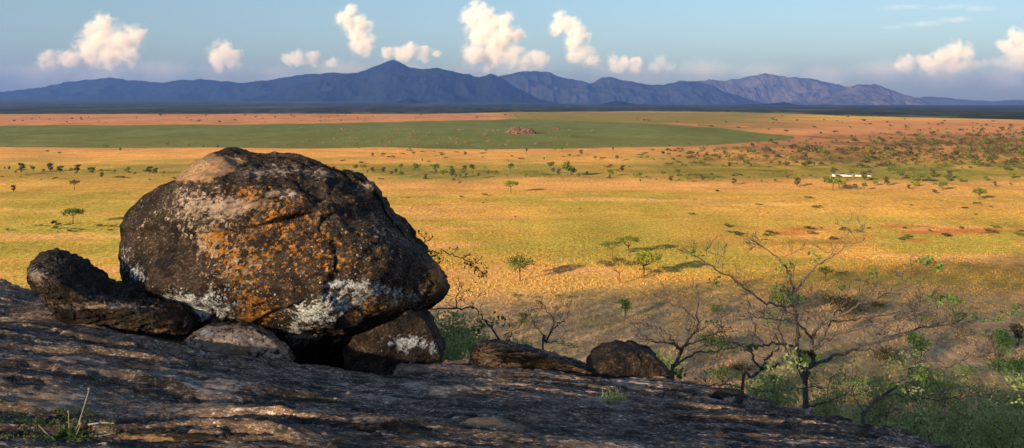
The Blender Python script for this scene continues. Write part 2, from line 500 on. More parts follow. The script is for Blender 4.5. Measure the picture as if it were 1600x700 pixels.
def added_leaf_screen():
    """unseen leaf screen added along the hill crest to filter the low sun"""
    rs = np.random.default_rng(77)
    def at(u, v, z):
        return np.stack([u * SN[0] + v * SV[0], u * SN[1] + v * SV[1], z], -1)
    n = 120000
    u = rs.uniform(-16, 13.5, n); v = rs.uniform(-70, -52, n); z = rs.uniform(42.5, 59.5, n)
    dens = np.interp(u, [-16, -4, 1.0, 3.8, 9, 13.5], [0.9, 0.5, 0.4, SCREEN_DENS, SCREEN_DENS, 0.9]) * (0.9 + 0.4 * fbm(P3(u / 1.6, v / 3.0, z / 1.6), 2, 5)) * np.interp(z, [54.3, 55.3], [2.1, 0.5])
    k = rs.uniform(0, 1.82, n) < dens
    a = at(u, v, z)[k]
    va, fa = leaf_quads(a, None, 0.21, rs, 0.8)
    n = SCREEN_LEAVES
    u = rs.uniform(13, 146, n); v = V_C + rs.normal(0, 4.5, n); t = 1 - rs.uniform(0, 1, n) ** 0.85
    lo, hi = ridge_crest(u) - 1, screen_top(u)
    b = at(u, v, lo + (hi - lo) * t + rs.normal(0, 1.0, n))
    vb, fb = leaf_quads(b, None, 0.8, rs, 0.8)
    v = np.concatenate([va, vb]); f = np.concatenate([fa, fb + len(va)])
    tag(mesh_np('hilltop_leaf_screen', v, f, M_SCRUB, smooth=False, colors={'tint': tint4(len(f), rs)}), kind='stuff')
SCREEN_DENS = 0.85; SCREEN_LEAVES = 46000  # leaf amounts of the added screen, set by the sunlight let through

# ------------------------------------------------------------------ mountains
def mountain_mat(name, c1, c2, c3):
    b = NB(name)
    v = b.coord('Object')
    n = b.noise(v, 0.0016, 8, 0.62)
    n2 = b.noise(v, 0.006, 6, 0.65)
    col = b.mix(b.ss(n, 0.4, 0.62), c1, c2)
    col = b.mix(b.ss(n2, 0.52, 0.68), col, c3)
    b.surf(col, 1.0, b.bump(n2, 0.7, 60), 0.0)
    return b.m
M_MT_DARK = mountain_mat('cloud_shaded_mountain', (0.007, 0.011, 0.009), (0.012, 0.015, 0.012), (0.018, 0.019, 0.015))  # cloud shade over these ranges is put into the dark colour
M_MT_MID = mountain_mat('mid_tone_mountain', (0.018, 0.022, 0.017), (0.034, 0.033, 0.026), (0.055, 0.048, 0.037))  # tone between the shaded and the sunlit ranges
M_MT_PALE = mountain_mat('sunlit_mountain', (0.05, 0.048, 0.038), (0.095, 0.080, 0.062), (0.14, 0.11, 0.085))  # sunlight on the right-hand ranges is put into this paler, warmer colour

def mountains(name, pts, D, half, mat, seed, spur=1.0):
    px = np.array([p[0] for p in pts], float); rw = np.array([p[1] for p in pts], float)
    N, Mv = 460, 90
    q = np.linspace(px[0], px[-1], N)
    # smooth curve through the crest points
    h0 = (HZ - np.interp(q, px, rw)) / F * D + HC
    k = np.ones(5) / 5
    h0 = np.convolve(np.pad(h0, 2, mode='edge'), k, 'valid')
    jag = ridged(P3(q / 26.0, 0 * q, seed * 7.7), 4, seed + 60) - 0.6
    h0 = h0 + jag * 3.6 / F * D * np.clip((h0 - HC) / 300.0, 0.2, 1)
    t = np.linspace(-1, 1, Mv)
    Q, T = np.meshgrid(q, t, indexing='ij')
    X = (Q - 800) / F * D; Y = D + T * half
    H0 = np.repeat(h0[:, None], Mv, 1)
    pp = P3(X.ravel() / 1500, Y.ravel() / 2600, seed * 3.3)
    sp = ridged(pp, 5, seed).reshape(X.shape)
    sp2 = fbm(P3(X.ravel() / 420, Y.ravel() / 420, seed), 4, seed + 5).reshape(X.shape)
    a = np.abs(T)
    prof = (1 - a) ** 1.25
    mid = 4 * a * (1 - a)
    H = H0 * (prof + spur * mid * (sp - 0.62) * 0.7 + 0.03 * sp2 * mid) + 14 * sp2 * (1 - a)
    H = np.maximum(H, -30)
    H = np.minimum(H, H0 * (1 - 0.55 * a) + 8)
    v = np.stack([X, Y, H], -1).reshape(-1, 3)
    tag(mesh_np(name, v, grid_faces(N, Mv), mat), kind='structure')

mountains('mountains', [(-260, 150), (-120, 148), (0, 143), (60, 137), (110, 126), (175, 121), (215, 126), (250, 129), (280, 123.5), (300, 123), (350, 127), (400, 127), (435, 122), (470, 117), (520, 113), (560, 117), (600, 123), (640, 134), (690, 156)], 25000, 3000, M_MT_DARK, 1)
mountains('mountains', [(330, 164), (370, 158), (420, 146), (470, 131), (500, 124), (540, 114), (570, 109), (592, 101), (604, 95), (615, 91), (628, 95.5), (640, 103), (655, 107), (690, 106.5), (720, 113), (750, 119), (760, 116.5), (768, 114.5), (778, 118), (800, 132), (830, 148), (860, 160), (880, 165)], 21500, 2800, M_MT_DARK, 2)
mountains('mountains', [(700, 150), (740, 132), (780, 119), (815, 111), (845, 110), (865, 114), (885, 122), (905, 125), (920, 129), (930, 126), (943, 120), (955, 119), (970, 124), (990, 127), (1010, 132), (1035, 132), (1060, 127), (1090, 127), (1110, 132), (1130, 141), (1160, 154), (1190, 165)], 27500, 3200, M_MT_MID, 3)
mountains('mountains', [(1040, 150), (1075, 134), (1090, 126), (1112, 124), (1130, 125), (1150, 122), (1170, 118), (1190, 114), (1205, 116), (1225, 119), (1255, 121), (1290, 127), (1325, 136), (1380, 152), (1420, 164)], 33000, 3000, M_MT_PALE, 4)
mountains('mountains', [(1240, 166), (1280, 156), (1305, 145), (1330, 134), (1355, 130), (1370, 132), (1390, 140), (1415, 152), (1445, 165)], 29000, 2600, M_MT_PALE, 5)
mountains('mountains', [(1380, 160), (1405, 155), (1435, 152), (1470, 151), (1510, 156), (1550, 158), (1585, 156), (1620, 154), (1680, 158), (1750, 160), (1900, 160)], 34500, 2200, M_MT_PALE, 6)
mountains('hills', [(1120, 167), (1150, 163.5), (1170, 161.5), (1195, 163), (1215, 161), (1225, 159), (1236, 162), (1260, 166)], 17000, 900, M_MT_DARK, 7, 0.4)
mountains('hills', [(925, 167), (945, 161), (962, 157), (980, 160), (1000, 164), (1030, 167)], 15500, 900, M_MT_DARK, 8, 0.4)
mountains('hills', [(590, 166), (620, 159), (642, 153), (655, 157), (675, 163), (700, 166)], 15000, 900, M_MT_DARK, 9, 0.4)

# wooded far plain, rising to the foot of the mountains
def build_woods():
    b = NB('cloud_shaded_woodland')
    v = b.coord('Object')
    n = b.noise(b.mapping(v, sc=(1, 0.12, 1)), 0.012, 6, 0.7)
    n2 = b.noise(b.mapping(v, sc=(1, 0.2, 1)), 0.0011, 5, 0.6)
    col = b.mix(b.ss(n, 0.38, 0.62), (0.014, 0.022, 0.015), (0.055, 0.062, 0.038))  # woodland colours kept darker to stand for the cloud shade on it
    col = b.mix(b.ss(n2, 0.5, 0.7), col, (0.085, 0.080, 0.050))
    b.surf(col, 1.0, b.bump(n, 0.8, 8), 0.0)
    pxs = np.linspace(-420, 2020, 620)
    k = np.linspace(0, 1, 150)
    edge = np.interp(pxs, [-500, 0, 700, 800, 1000, 1150, 1250, 1330, 1600, 2200], [178, 178, 177.5, 175, 174, 175, 178, 181, 187, 190])
    far = np.interp(pxs, [-420, 0, 350, 700, 900, 1100, 2020], [155, 155.5, 158, 160, 162.5, 164, 165.2])
    d0 = HC * F / (edge - HZ)
    R, K = np.meshgrid(d0, k, indexing='ij')
    Y = R * (20000.0 / R) ** K
    PX = np.repeat(pxs[:, None], len(k), 1)
    X = (PX - 800) / F * Y
    up = np.repeat(((HZ - far) / F * 20000 + HC)[:, None], len(k), 1)
    tt = np.clip((Y - 4500) / 15500, 0, 1)
    tree = 4.5 + 5.0 * np.abs(fbm(P3(X.ravel() / 35, Y.ravel() / 110), 3, 44).reshape(X.shape)) + 6 * fbm(P3(X.ravel() / 260, Y.ravel() / 700), 3, 45).reshape(X.shape)
    Z = np.where(K <= 0, 0.0, np.maximum(tree, 0.5)) + np.maximum(up, 0) * tt ** 1.3
    Z += fbm(P3(X.ravel() / 1500, Y.ravel() / 2500), 3, 46).reshape(X.shape) * 14 * tt
    tag(mesh_np('woods', np.stack([X, Y, Z], -1).reshape(-1, 3), grid_faces(*X.shape), b.m), kind='stuff')
build_woods()

# ------------------------------------------------------------------ bedrock slab
def tps(pts, vals):
    pts = np.asarray(pts, float); n = len(pts)
    d = np.linalg.norm(pts[:, None] - pts[None], axis=-1)
    K = np.where(d > 0, d * d * np.log(d + 1e-12), 0) + np.eye(n) * 0.02
    Pm = np.concatenate([np.ones((n, 1)), pts], 1)
    A = np.zeros((n + 3, n + 3)); A[:n, :n] = K; A[:n, n:] = Pm; A[n:, :n] = Pm.T
    w = np.linalg.solve(A, np.concatenate([vals, np.zeros(3)]))
    def f(q):
        d = np.linalg.norm(q[:, None] - pts[None], axis=-1)
        K = np.where(d > 0, d * d * np.log(d + 1e-12), 0)
        return K @ w[:n] + w[n] + q @ w[n + 1:]
    return f

SLAB_PTS = [(-300, 700, 4.6), (0, 700, 4.6), (400, 700, 4.4), (800, 700, 4.4), (1200, 700, 4.9), (1400, 708, 5.0), (1700, 760, 4.6),
            (0, 860, 3.1), (800, 900, 3.0), (1500, 950, 3.0),
            (-300, 585, 5.9), (0, 598, 5.9), (300, 622, 5.8), (600, 642, 5.8), (900, 652, 5.9), (1150, 668, 5.9),
            (-300, 480, 8), (0, 495, 8), (150, 517, 8), (300, 553, 7.8), (450, 579, 7.6), (600, 592, 7.7), (740, 577, 8.6),
            (900, 592, 8.3), (1060, 607, 8.0), (1180, 642, 7.3), (1300, 670, 6.7), (1400, 692, 6.2), (1600, 745, 5.6),
            (-300, 430, 11), (0, 437, 11), (100, 470, 10.6), (200, 497, 10.0), (350, 540, 10), (560, 560, 10), (700, 575, 9.6)]
_sp = np.array([W(*p) for p in SLAB_PTS])
slab_f = tps(_sp[:, :2], _sp[:, 2])
def slab_smooth(x, y):
    q = np.stack([x.ravel(), y.ravel()], -1)
    out = np.concatenate([slab_f(c) for c in np.array_split(q, max(1, len(q) // 40000))])
    px = 800 + F * q[:, 0] / np.maximum(q[:, 1], 0.5)
    yc = np.interp(px, [-600, 0, 90, 180, 240, 650, 700, 740, 900, 1060, 1180, 1300, 1400, 1600],
                   [11.5, 11.2, 10.7, 10.2, 10.6, 10.6, 9.4, 9.0, 8.6, 8.2, 7.5, 6.9, 6.4, 5.8])
    yc = yc + 0.22 * fbm(P3(q[:, 0] / 0.8, np.zeros(len(q)), 4.0), 3, 61)
    over = np.maximum(0, q[:, 1] - yc)
    return (out - 1.3 * over ** 1.25).reshape(x.shape)

def slab_relief(x, y):
    shp = x.shape
    xs, ys = x.ravel(), y.ravel()
    a = 0.24
    s = xs * math.cos(a) - ys * math.sin(a); t = xs * math.sin(a) + ys * math.cos(a)
    w = fbm(P3(s * 0.5, t * 0.8), 3, 71)
    broad = fbm(P3(s * 0.45, t * 0.75), 3, 70) * 0.045
    # sheets: terraces that break away along lines running down to the right
    ph = t * 1.55 + 1.0 * w + 0.35 * fbm(P3(s * 1.6, t * 2.6), 3, 72)
    fr = ph - np.floor(ph)
    amp = 0.022 + 0.05 * sstep(-0.1, 0.5, fbm(P3(s * 0.35, t * 0.35), 2, 73))
    sheet = (sstep(0.0, 0.06, fr) - fr) * amp
    ph2 = t * 5.2 + 1.6 * w + 0.9 * fbm(P3(s * 1.3, t * 4.0), 3, 74)
    fr2 = ph2 - np.floor(ph2)
    sheet2 = (sstep(0.0, 0.12, fr2) - fr2) * 0.022 * sstep(-0.25, 0.35, fbm(P3(s * 0.7, t * 1.1), 3, 75))
    rd = ridged(P3(s * 0.9, t * 5.5), 4, 76) * 0.026
    fine = ridged(P3(s * 4, t * 16), 3, 77) * 0.011 + chisel(P3(s * 4, t * 13), 79) * 0.009 + fbm(P3(s * 13, t * 24), 2, 78) * 0.010 + ridged(P3(s * 18, t * 42), 2, 80) * 0.008
    h = broad + sheet + sheet2 + rd + fine
    edge = np.clip(fr * (1 - fr) * 4, 0, 1)
    worn = 0.34 + 0.22 * (sstep(0.10, 0.22, fr) * sstep(0.5, 0.2, fr)) + 0.22 * fbm(P3(s * 0.5, t * 1.6), 4, 79) + 9.0 * (fine - 0.012)
    return h.reshape(shp), worn.reshape(shp)

SLAB_BUMPS = []  # (px,row,d, sx, sy, h)
def build_slab():
    x = np.arange(-7.6, 6.4, 0.0205); y = np.arange(2.4, 12.8, 0.0165)
    X, Y = np.meshgrid(x, y, indexing='ij')
    Z = slab_smooth(X, Y)
    h, worn = slab_relief(X, Y)
    PX = 800 + F * X / Y; RW = HZ + (HC - Z) / Y * F
    # crack between the slab and the sheet behind it, far left
    line = np.interp(PX, [-400, 0, 60, 110, 200], [470, 491, 501, 512, 540])
    h = h - 0.10 * np.exp(-((RW - line) / 5.0) ** 2) * sstep(220, 120, PX)
    h = h + 0.03 * sstep(2, -22, RW - line) * sstep(200, 110, PX)
    # step shadowed hollow behind the front ledge
    h = h - 0.09 * np.exp(-((PX - 330) / 130) ** 2 - ((RW - 636 - (PX - 330) * 0.03) / 10) ** 2)
    h = h - 0.13 * sstep(170, -60, PX) * sstep(6.5, 8.5, Y)
    # hollow under the boulder
    h = h - 0.42 * sstep(440, 475, PX) * sstep(625, 590, PX) * sstep(7.85, 8.05, Y) * sstep(10.2, 9.6, Y)
    Z2 = Z + h
    pale = np.zeros_like(X)
    for (a, b_, sx, sy, k) in [(650, 607, 22, 12, .55), (690, 622, 40, 7, .4), (775, 613, 60, 6, .5), (1000, 612, 45, 5, .35), (1040, 626, 60, 6, .28),
                               (930, 636, 70, 4, .3), (660, 600, 40, 5, .3), (80, 640, 90, 8, .35), (540, 612, 60, 8, .2), (560, 640, 50, 8, .2),
                               (60, 655, 80, 8, .35), (1090, 640, 60, 8, .35), (330, 625, 60, 16, .22), (980, 602, 30, 5, .5)]:
        pale = np.maximum(pale, k * np.exp(-((PX - a) / sx) ** 2 - ((RW - b_) / sy) ** 2))
    worn = worn + pale * 1.1
    bare = pale * 0.95 - 0.35 + 0.25 * np.exp(-((PX - 60) / 120) ** 2 - ((RW - 652) / 14) ** 2)
    wc = np.stack([worn, np.maximum(bare, -0.3), 0 * worn, 1 + 0 * worn], -1).reshape(-1, 4)
    lic = np.stack([0.0 + 0.12 * fbm(P3(X.ravel(), Y.ravel()), 3, 90), -0.4 + 0 * X.ravel(), 0.05 + 0.25 * fbm(P3(X.ravel() * 1.4, Y.ravel() * 2), 3, 91), 1 + 0 * X.ravel()], -1)
    for (a, b_, sx, sy, k) in [(465, 640, 9, 7, .6), (315, 563, 20, 3, .7), (395, 575, 30, 3, .5)]:
        lic[:, 0] = np.maximum(lic[:, 0], (k * np.exp(-((PX - a) / sx) ** 2 - ((RW - b_) / sy) ** 2)).ravel())
    o = mesh_np('rock_ground', np.stack([X, Y, Z2], -1).reshape(-1, 3), grid_faces(*X.shape), M_SLAB, colors={'worn': wc, 'lichen': lic})
    tag(o, kind='structure')
build_slab()

def slab_z(x, y):
    X = np.array([[float(x)]]); Y = np.array([[float(y)]])
    return float(slab_smooth(X, Y)[0, 0] + slab_relief(X, Y)[0][0, 0])

# ------------------------------------------------------------------ rocks from a traced outline, with their own depth
_ico = {}
def ico(sub):
    if sub not in _ico:
        bm = bmesh.new(); bmesh.ops.create_icosphere(bm, subdivisions=sub, radius=1.0)
        v = np.array([p.co[:] for p in bm.verts]); f = np.array([[q.index for q in p.verts] for p in bm.faces]); bm.free()
        _ico[sub] = (v / np.linalg.norm(v, axis=1)[:, None], f)
    return _ico[sub]

def polar_outline(pts, c):
    p = np.asarray(pts, float) - np.asarray(c, float)
    q = np.roll(p, -1, 0)
    s = np.linspace(0, 1, 40, endpoint=False)
    dense = (p[:, None] * (1 - s)[None, :, None] + q[:, None] * s[None, :, None]).reshape(-1, 2)
    a = np.arctan2(dense[:, 1], dense[:, 0]); r = np.hypot(dense[:, 0], dense[:, 1])
    bins = 720
    idx = ((a + math.pi) / (2 * math.pi) * bins).astype(int) % bins
    rr = np.zeros(bins)
    np.maximum.at(rr, idx, r)
    good = np.where(rr > 0)[0]
    rr = np.interp(np.arange(bins), np.concatenate([good - bins, good, good + bins]), np.tile(rr[good], 3))
    ang = (np.arange(bins) + 0.5) / bins * 2 * math.pi - math.pi
    return lambda t: np.interp(t, np.concatenate([ang - 2 * math.pi, ang, ang + 2 * math.pi]), np.tile(rr, 3))

def traced_rock(name, outline, d, depth, mat, sub=6, seed=1, c=None, facets=10, rough=0.03, lean=0.0, box=2.8, strata=None,
                lich=(), worn=(), base_worn=0.35, base_bare=-0.3, base_l=(0.0, -0.05, 0.10), sculpt=None, fit=(1.0, 0, 0), planes=()):
    o = np.asarray(outline, float)
    if c is None:
        c = 0.5 * (o.min(0) + o.max(0))
    k = d / F
    loc = W(c[0] + fit[1], c[1] + fit[2], d)
    def seen(p):
        q = p + loc
        return 800 + F * q[:, 0] / q[:, 1], HZ + F * (HC - q[:, 2]) / q[:, 1]
    rf = polar_outline(np.stack([o[:, 0], -o[:, 1]], -1), (c[0], -c[1]))
    v, f = ico(sub)
    dy = v[:, 1]
    th = np.arctan2(v[:, 2], v[:, 0])
    # superellipse section through the depth
    ady = np.abs(dy)
    rho = np.sqrt(np.maximum(0, 1 - dy * dy))
    nrm = (rho ** box + ady ** box) ** (1.0 / box)
    rho, yy = rho / nrm, dy / nrm
    r = rf(th) * k * rho * fit[0]
    p = np.stack([r * np.cos(th), yy * depth, r * np.sin(th)], -1)
    if lean: p[:, 1] += lean * p[:, 2] * (1 - 0 * rho)
    R = float(np.max(rf(th)) * k)
    rs = np.random.default_rng(seed)
    # flat broken faces towards the viewer and the back
    for i in range(facets):
        n = rs.normal(size=3); n[1] = -abs(n[1]) - 0.9 if i % 3 else abs(n[1]) + 0.9
        n[0] *= 0.75; n[2] *= 0.75
        n /= np.linalg.norm(n)
        s = p @ n
        lim = s.max() * rs.uniform(0.74, 0.93)
        ov = np.maximum(0, s - lim)
        p = p - (ov * 0.92)[:, None] * n
    for (nx_, ny_, nz_, fr_) in planes:
        n = np.array([nx_, ny_, nz_]); n = n / np.linalg.norm(n)
        s = p @ n
        p = p - (np.maximum(0, s - s.max() * fr_) * 0.96)[:, None] * n
    nrmv = p / np.maximum(np.linalg.norm(p, axis=1), 1e-6)[:, None]
    if sculpt is not None:
        PX, RW = seen(p)
        p = sculpt(p, PX, RW, yy)
    q = p / max(R, 1e-6)
    sc = R
    disp = rough * sc * (fbm(q * 2.2 + seed, 3, seed) * 1.3)
    wq = q + fbm(q * 3, 2, seed + 4)[:, None] * 0.10
    disp += rough * sc * 1.1 * chisel(wq * np.array([2.3, 2.3, 3.0]) + seed, seed) + rough * sc * 0.55 * chisel(wq * np.array([6, 6, 8.5]) + seed, seed + 3)
    disp += rough * sc * 0.30 * chisel(wq * np.array([15, 15, 20.0]) + seed, seed + 6) * sstep(-0.4, 0.3, fbm(q * 2.5, 2, seed + 5))
    if strata:
        nx, nz, fq, am = strata
        ph = (q[:, 0] * nx + q[:, 2] * nz) * fq + 0.9 * fbm(q * 1.7, 3, seed + 2) + 0.3 * fbm(q * 6, 3, seed + 3)
        fr = ph - np.floor(ph)
        disp += am * sc * (sstep(0, 0.16, fr) - fr) * sstep(-0.3, 0.3, fbm(q * 1.3 + 5, 2, seed + 6))
    disp += rough * sc * 0.35 * ridged(q * 7, 3, seed + 7) + rough * sc * 0.34 * fbm(q * 22, 3, seed + 8) + rough * sc * 0.16 * fbm(q * 60, 2, seed + 9)
    lim = 0.35 + 0.65 * sstep(0.0, 0.5, np.abs(yy))     # keep the traced outline
    p = p + nrmv * (disp * lim)[:, None]
    PX, RW = seen(p)
    n = len(p)
    L = np.tile(np.array([*base_l, 1.0]), (n, 1))
    Wn = np.tile(np.array([base_worn, base_bare, 0, 1.0]), (n, 1))
    Wn[:, 0] += 0.22 * fbm(q * 2.5, 3, seed + 12)
    L[:, :3] += 0.10 * fbm(q * 2.0, 3, seed + 13)[:, None]
    for (ch, a, b_, sx, sy, kk) in lich:
        g = (kk + 0.10) * np.exp(-((PX - a) / sx) ** 2 - ((RW - b_) / sy) ** 2)
        L[:, ch] = np.maximum(L[:, ch], L[:, ch] * (1 - g) + g)
    for (ch, a, b_, sx, sy, kk) in worn:
        g = kk * np.exp(-((PX - a) / sx) ** 2 - ((RW - b_) / sy) ** 2)
        Wn[:, ch] = np.maximum(Wn[:, ch], Wn[:, ch] * (1 - np.clip(g, 0, 1)) + g)
    ob = mesh_np(name, p, f, mat, colors={'lichen': L, 'worn': Wn}, loc=loc)
    return ob

def slab_rock(name, cols, d, depth, mat, seed=1, rough=0.02, base_worn=0.35, base_bare=-0.3, base_l=(0.0, -0.05, 0.10), lich=(), worn=(), undercut=0.3):
    """a flat broken sheet of rock: (px, top row, front edge row, bottom row) along its length"""
    c = np.array(cols, float)
    N, Mv = 190, 84
    q = np.linspace(c[0, 0], c[-1, 0], N)
    tp, md, bt = (np.interp(q, c[:, 0], c[:, k]) for k in (1, 2, 3))
    yb, yf = d + depth, d - depth
    f_ = 1 - np.abs(np.linspace(-1, 1, N)) ** 6          # ends pinch in depth
    def pt(row, y):
        return np.stack([(q - 800) / F * y, y, HC - (row - HZ) / F * y], -1)
    mid_y = d + 0 * q
    A = pt(tp, mid_y + depth * f_); Bp = pt(md, mid_y - depth * f_); Cc = pt(bt, mid_y - depth * f_ * (1 - 2 * undercut)); Dd = pt(bt + 4, mid_y + depth * f_ * 0.9)
    A2 = pt(tp + 0.25 * (md - tp), mid_y + depth * f_ * 0.4)
    poly = np.stack([A, A2, Bp, 0.5 * (Bp + Cc) + np.array([0, 0.02, 0]), Cc, Dd], 1)
    k = poly.shape[1]; t = np.linspace(0, k, Mv, endpoint=False)
    i0 = t.astype(int); u = (t - i0)[None, :, None]
    V = poly[:, i0 % k] * (1 - u) + poly[:, (i0 + 1) % k] * u
    cen = V.mean(1, keepdims=True)
    nrm = V - cen; nrm /= np.maximum(np.linalg.norm(nrm, axis=2, keepdims=True), 1e-5)
    p = V.reshape(-1, 3); n = nrm.reshape(-1, 3)
    dis = rough * (1.0 * chisel(p * np.array([3, 4, 7.0]) + seed, seed) + 0.7 * chisel(p * np.array([8, 9, 17.0]), seed + 2) + 0.5 * fbm(p * 14, 3, seed + 3) + 0.35 * fbm(p * 45, 2, seed + 4))
    lay = p[:, 2] * 16 - p[:, 0] * 3.0 + 0.8 * fbm(p * 2.2, 3, seed + 5)
    fr = lay - np.floor(lay)
    dis += rough * 0.9 * (sstep(0, 0.15, fr) - fr)
    p = p + n * dis[:, None]
    PX = 800 + F * p[:, 0] / p[:, 1]; RW = HZ + F * (HC - p[:, 2]) / p[:, 1]
    m = len(p)
    L = np.tile(np.array([*base_l, 1.0]), (m, 1)); Wn = np.tile(np.array([base_worn, base_bare, 0, 1.0]), (m, 1))
    Wn[:, 0] += 0.2 * fbm(p * 2.0, 3, seed + 12)
    for dst, lst in ((L, lich), (Wn, worn)):
        for (ch, a, b_, sx, sy, kk) in lst:
            g = kk * np.exp(-((PX - a) / sx) ** 2 - ((RW - b_) / sy) ** 2)
            dst[:, ch] = np.maximum(dst[:, ch], dst[:, ch] * (1 - np.clip(g, 0, 1)) + g)
    idx = np.arange(N * Mv).reshape(N, Mv); i2 = np.roll(idx, -1, 1)
    fc = np.stack([idx[:-1], i2[:-1], i2[1:], idx[1:]], -1).reshape(-1, 4)
    org = p.mean(0)
    caps = np.stack([cen[0, 0], cen[-1, 0]])
    V2 = np.concatenate([p, caps]); L = np.concatenate([L, L[:2]]); Wn = np.concatenate([Wn, Wn[:2]])
    e0 = np.stack([idx[0], np.full(Mv, m), np.full(Mv, m), i2[0]], -1); e1 = np.stack([i2[-1], np.full(Mv, m + 1), np.full(Mv, m + 1), idx[-1]], -1)
    tri = np.concatenate([np.stack([fc[:, 0], fc[:, 1], fc[:, 2]], -1), np.stack([fc[:, 0], fc[:, 2], fc[:, 3]], -1), e0[:, [0, 1, 3]], e1[:, [0, 1, 3]]])
    return mesh_np(name, V2 - org, tri, mat, colors={'lichen': L, 'worn': Wn}, loc=org)

# the big perched boulder
B_OUT = [(182, 372), (184, 352), (195, 327), (214, 306), (240, 292), (262, 283), (282, 264), (310, 246), (345, 234), (372, 238), (400, 240), (440, 243), (470, 249),
         (502, 257), (535, 269), (560, 279), (578, 291), (590, 305), (599, 324), (612, 345), (628, 360), (641, 376), (655, 396), (666, 411), (676, 424),
         (688, 440), (697, 455), (692, 466), (672, 483), (655, 492), (640, 501), (600, 522), (560, 541), (505, 553), (470, 552), (440, 540), (400, 540), (330, 534),
         (285, 512), (255, 470), (236, 466), (218, 457), (204, 443), (192, 424), (186, 400)]
def boulder_sculpt(p, PX, RW, yy):
    front = sstep(0.15, -0.25, yy)
    # upper surface leans back, lower half undercut
    p[:, 1] += np.where(p[:, 2] > 0, 0.55 * np.maximum(p[:, 2], 0) ** 1.2, 0) * front
    under = np.interp(PX, [150, 250, 420, 560, 700], [440, 452, 505, 500, 452])
    p[:, 1] += front * 0.0055 * np.maximum(0, RW - under)
    # overhanging layer: everything under this line steps back
    line = np.interp(PX, [150, 190, 300, 400, 450, 520, 600], [352, 362, 372, 360, 345, 335, 330])
    p[:, 1] += front * 0.10 * sstep(-2, 5, RW - line) * sstep(560, 430, PX) * sstep(100, 40, RW - line)
    # second ledge: bright broken edge rising to the right
    l2 = np.interp(PX, [250, 330, 400, 450, 500], [345, 335, 322, 308, 296])
    p[:, 1] += front * 0.07 * sstep(-1, 5, RW - l2) * sstep(520, 470, PX) * sstep(240, 300, PX)
    # split-off top layer with the warm surface
    l3 = np.interp(PX, [250, 300, 350, 400, 460], [290, 282, 268, 254, 248])
    p[:, 1] -= front * 0.08 * sstep(5, -1, RW - l3) * sstep(470, 430, PX)
    # corner ridge: right flank turns away
    l4 = np.interp(RW, [250, 300, 345, 420, 500, 560], [470, 500, 515, 560, 610, 640])
    p[:, 1] += front * 0.0030 * np.maximum(0, PX - l4)
    # nose on the right
    p[:, 1] -= front * 0.22 * np.exp(-((PX - 672) / 26) ** 2 - ((RW - 452) / 24) ** 2)
    # lip under the front right
    l5 = np.interp(PX, [420, 480, 560, 620, 680], [535, 540, 520, 498, 478])
    p[:, 1] += front * 0.25 * sstep(0, 10, RW - l5) * sstep(430, 470, PX)
    return p
boulder = traced_rock('boulder', B_OUT, 9.1, 1.35, M_ROCK, sub=7, seed=5, c=(430, 415), facets=15, rough=0.030, box=2.6, fit=(0.985, 2, 1),
    strata=(-0.28, 1.0, 6.0, 0.030), sculpt=boulder_sculpt, base_worn=0.30, base_l=(0.11, 0.18, 0.28),
    lich=[(0, 270, 475, 34, 22, .80), (0, 300, 492, 45, 26, .75), (0, 216, 428, 18, 22, .55), (0, 192, 400, 8, 25, .5), (0, 490, 488, 40, 22, .80), (0, 462, 520, 30, 22, .45),
          (0, 546, 444, 38, 6, .95), (0, 590, 456, 50, 14, .5), (0, 640, 470, 40, 22, .45), (0, 540, 470, 40, 20, .5), (0, 350, 490, 40, 20, .35), (0, 620, 380, 60, 40, .16), (0, 530, 430, 120, 70, .14), (0, 350, 460, 60, 30, .3),
          (1, 395, 478, 42, 24, .44), (1, 380, 440, 40, 30, .26), (1, 330, 372, 22, 22, .5), (1, 365, 400, 40, 40, .32), (1, 450, 390, 110, 70, .22), (1, 400, 500, 30, 12, .72), (1, 620, 470, 60, 28, .44), (1, 682, 432, 20, 26, .62), (1, 560, 480, 50, 20, .38),
          (1, 540, 400, 110, 60, .2), (1, 440, 330, 60, 30, .3), (1, 385, 300, 60, 16, .36),
          (2, 325, 372, 26, 24, .55), (2, 370, 420, 50, 50, .32), (2, 560, 455, 60, 14, .4), (2, 470, 525, 30, 16, .75), (2, 560, 530, 60, 12, .5), (2, 600, 360, 60, 40, .22), (2, 290, 340, 80, 50, .25)],
    worn=[(0, 300, 310, 70, 40, .46), (0, 400, 318, 50, 12, .66), (0, 440, 303, 30, 8, .72), (0, 350, 330, 60, 20, .55), (0, 575, 292, 28, 12, .62), (0, 420, 268, 60, 18, .60), (0, 500, 270, 40, 16, .45),
          (1, 322, 258, 60, 24, .95), (1, 290, 275, 50, 18, .75), (1, 365, 250, 45, 10, .50), (1, 425, 285, 35, 8, .35), (1, 560, 345, 50, 18, .25), (1, 670, 470, 30, 20, .25), (1, 560, 535, 60, 10, .35)])
tag(boulder, 'huge dark boulder blotched with white and orange lichen, perched on the bedrock', 'boulder', kind='thing')

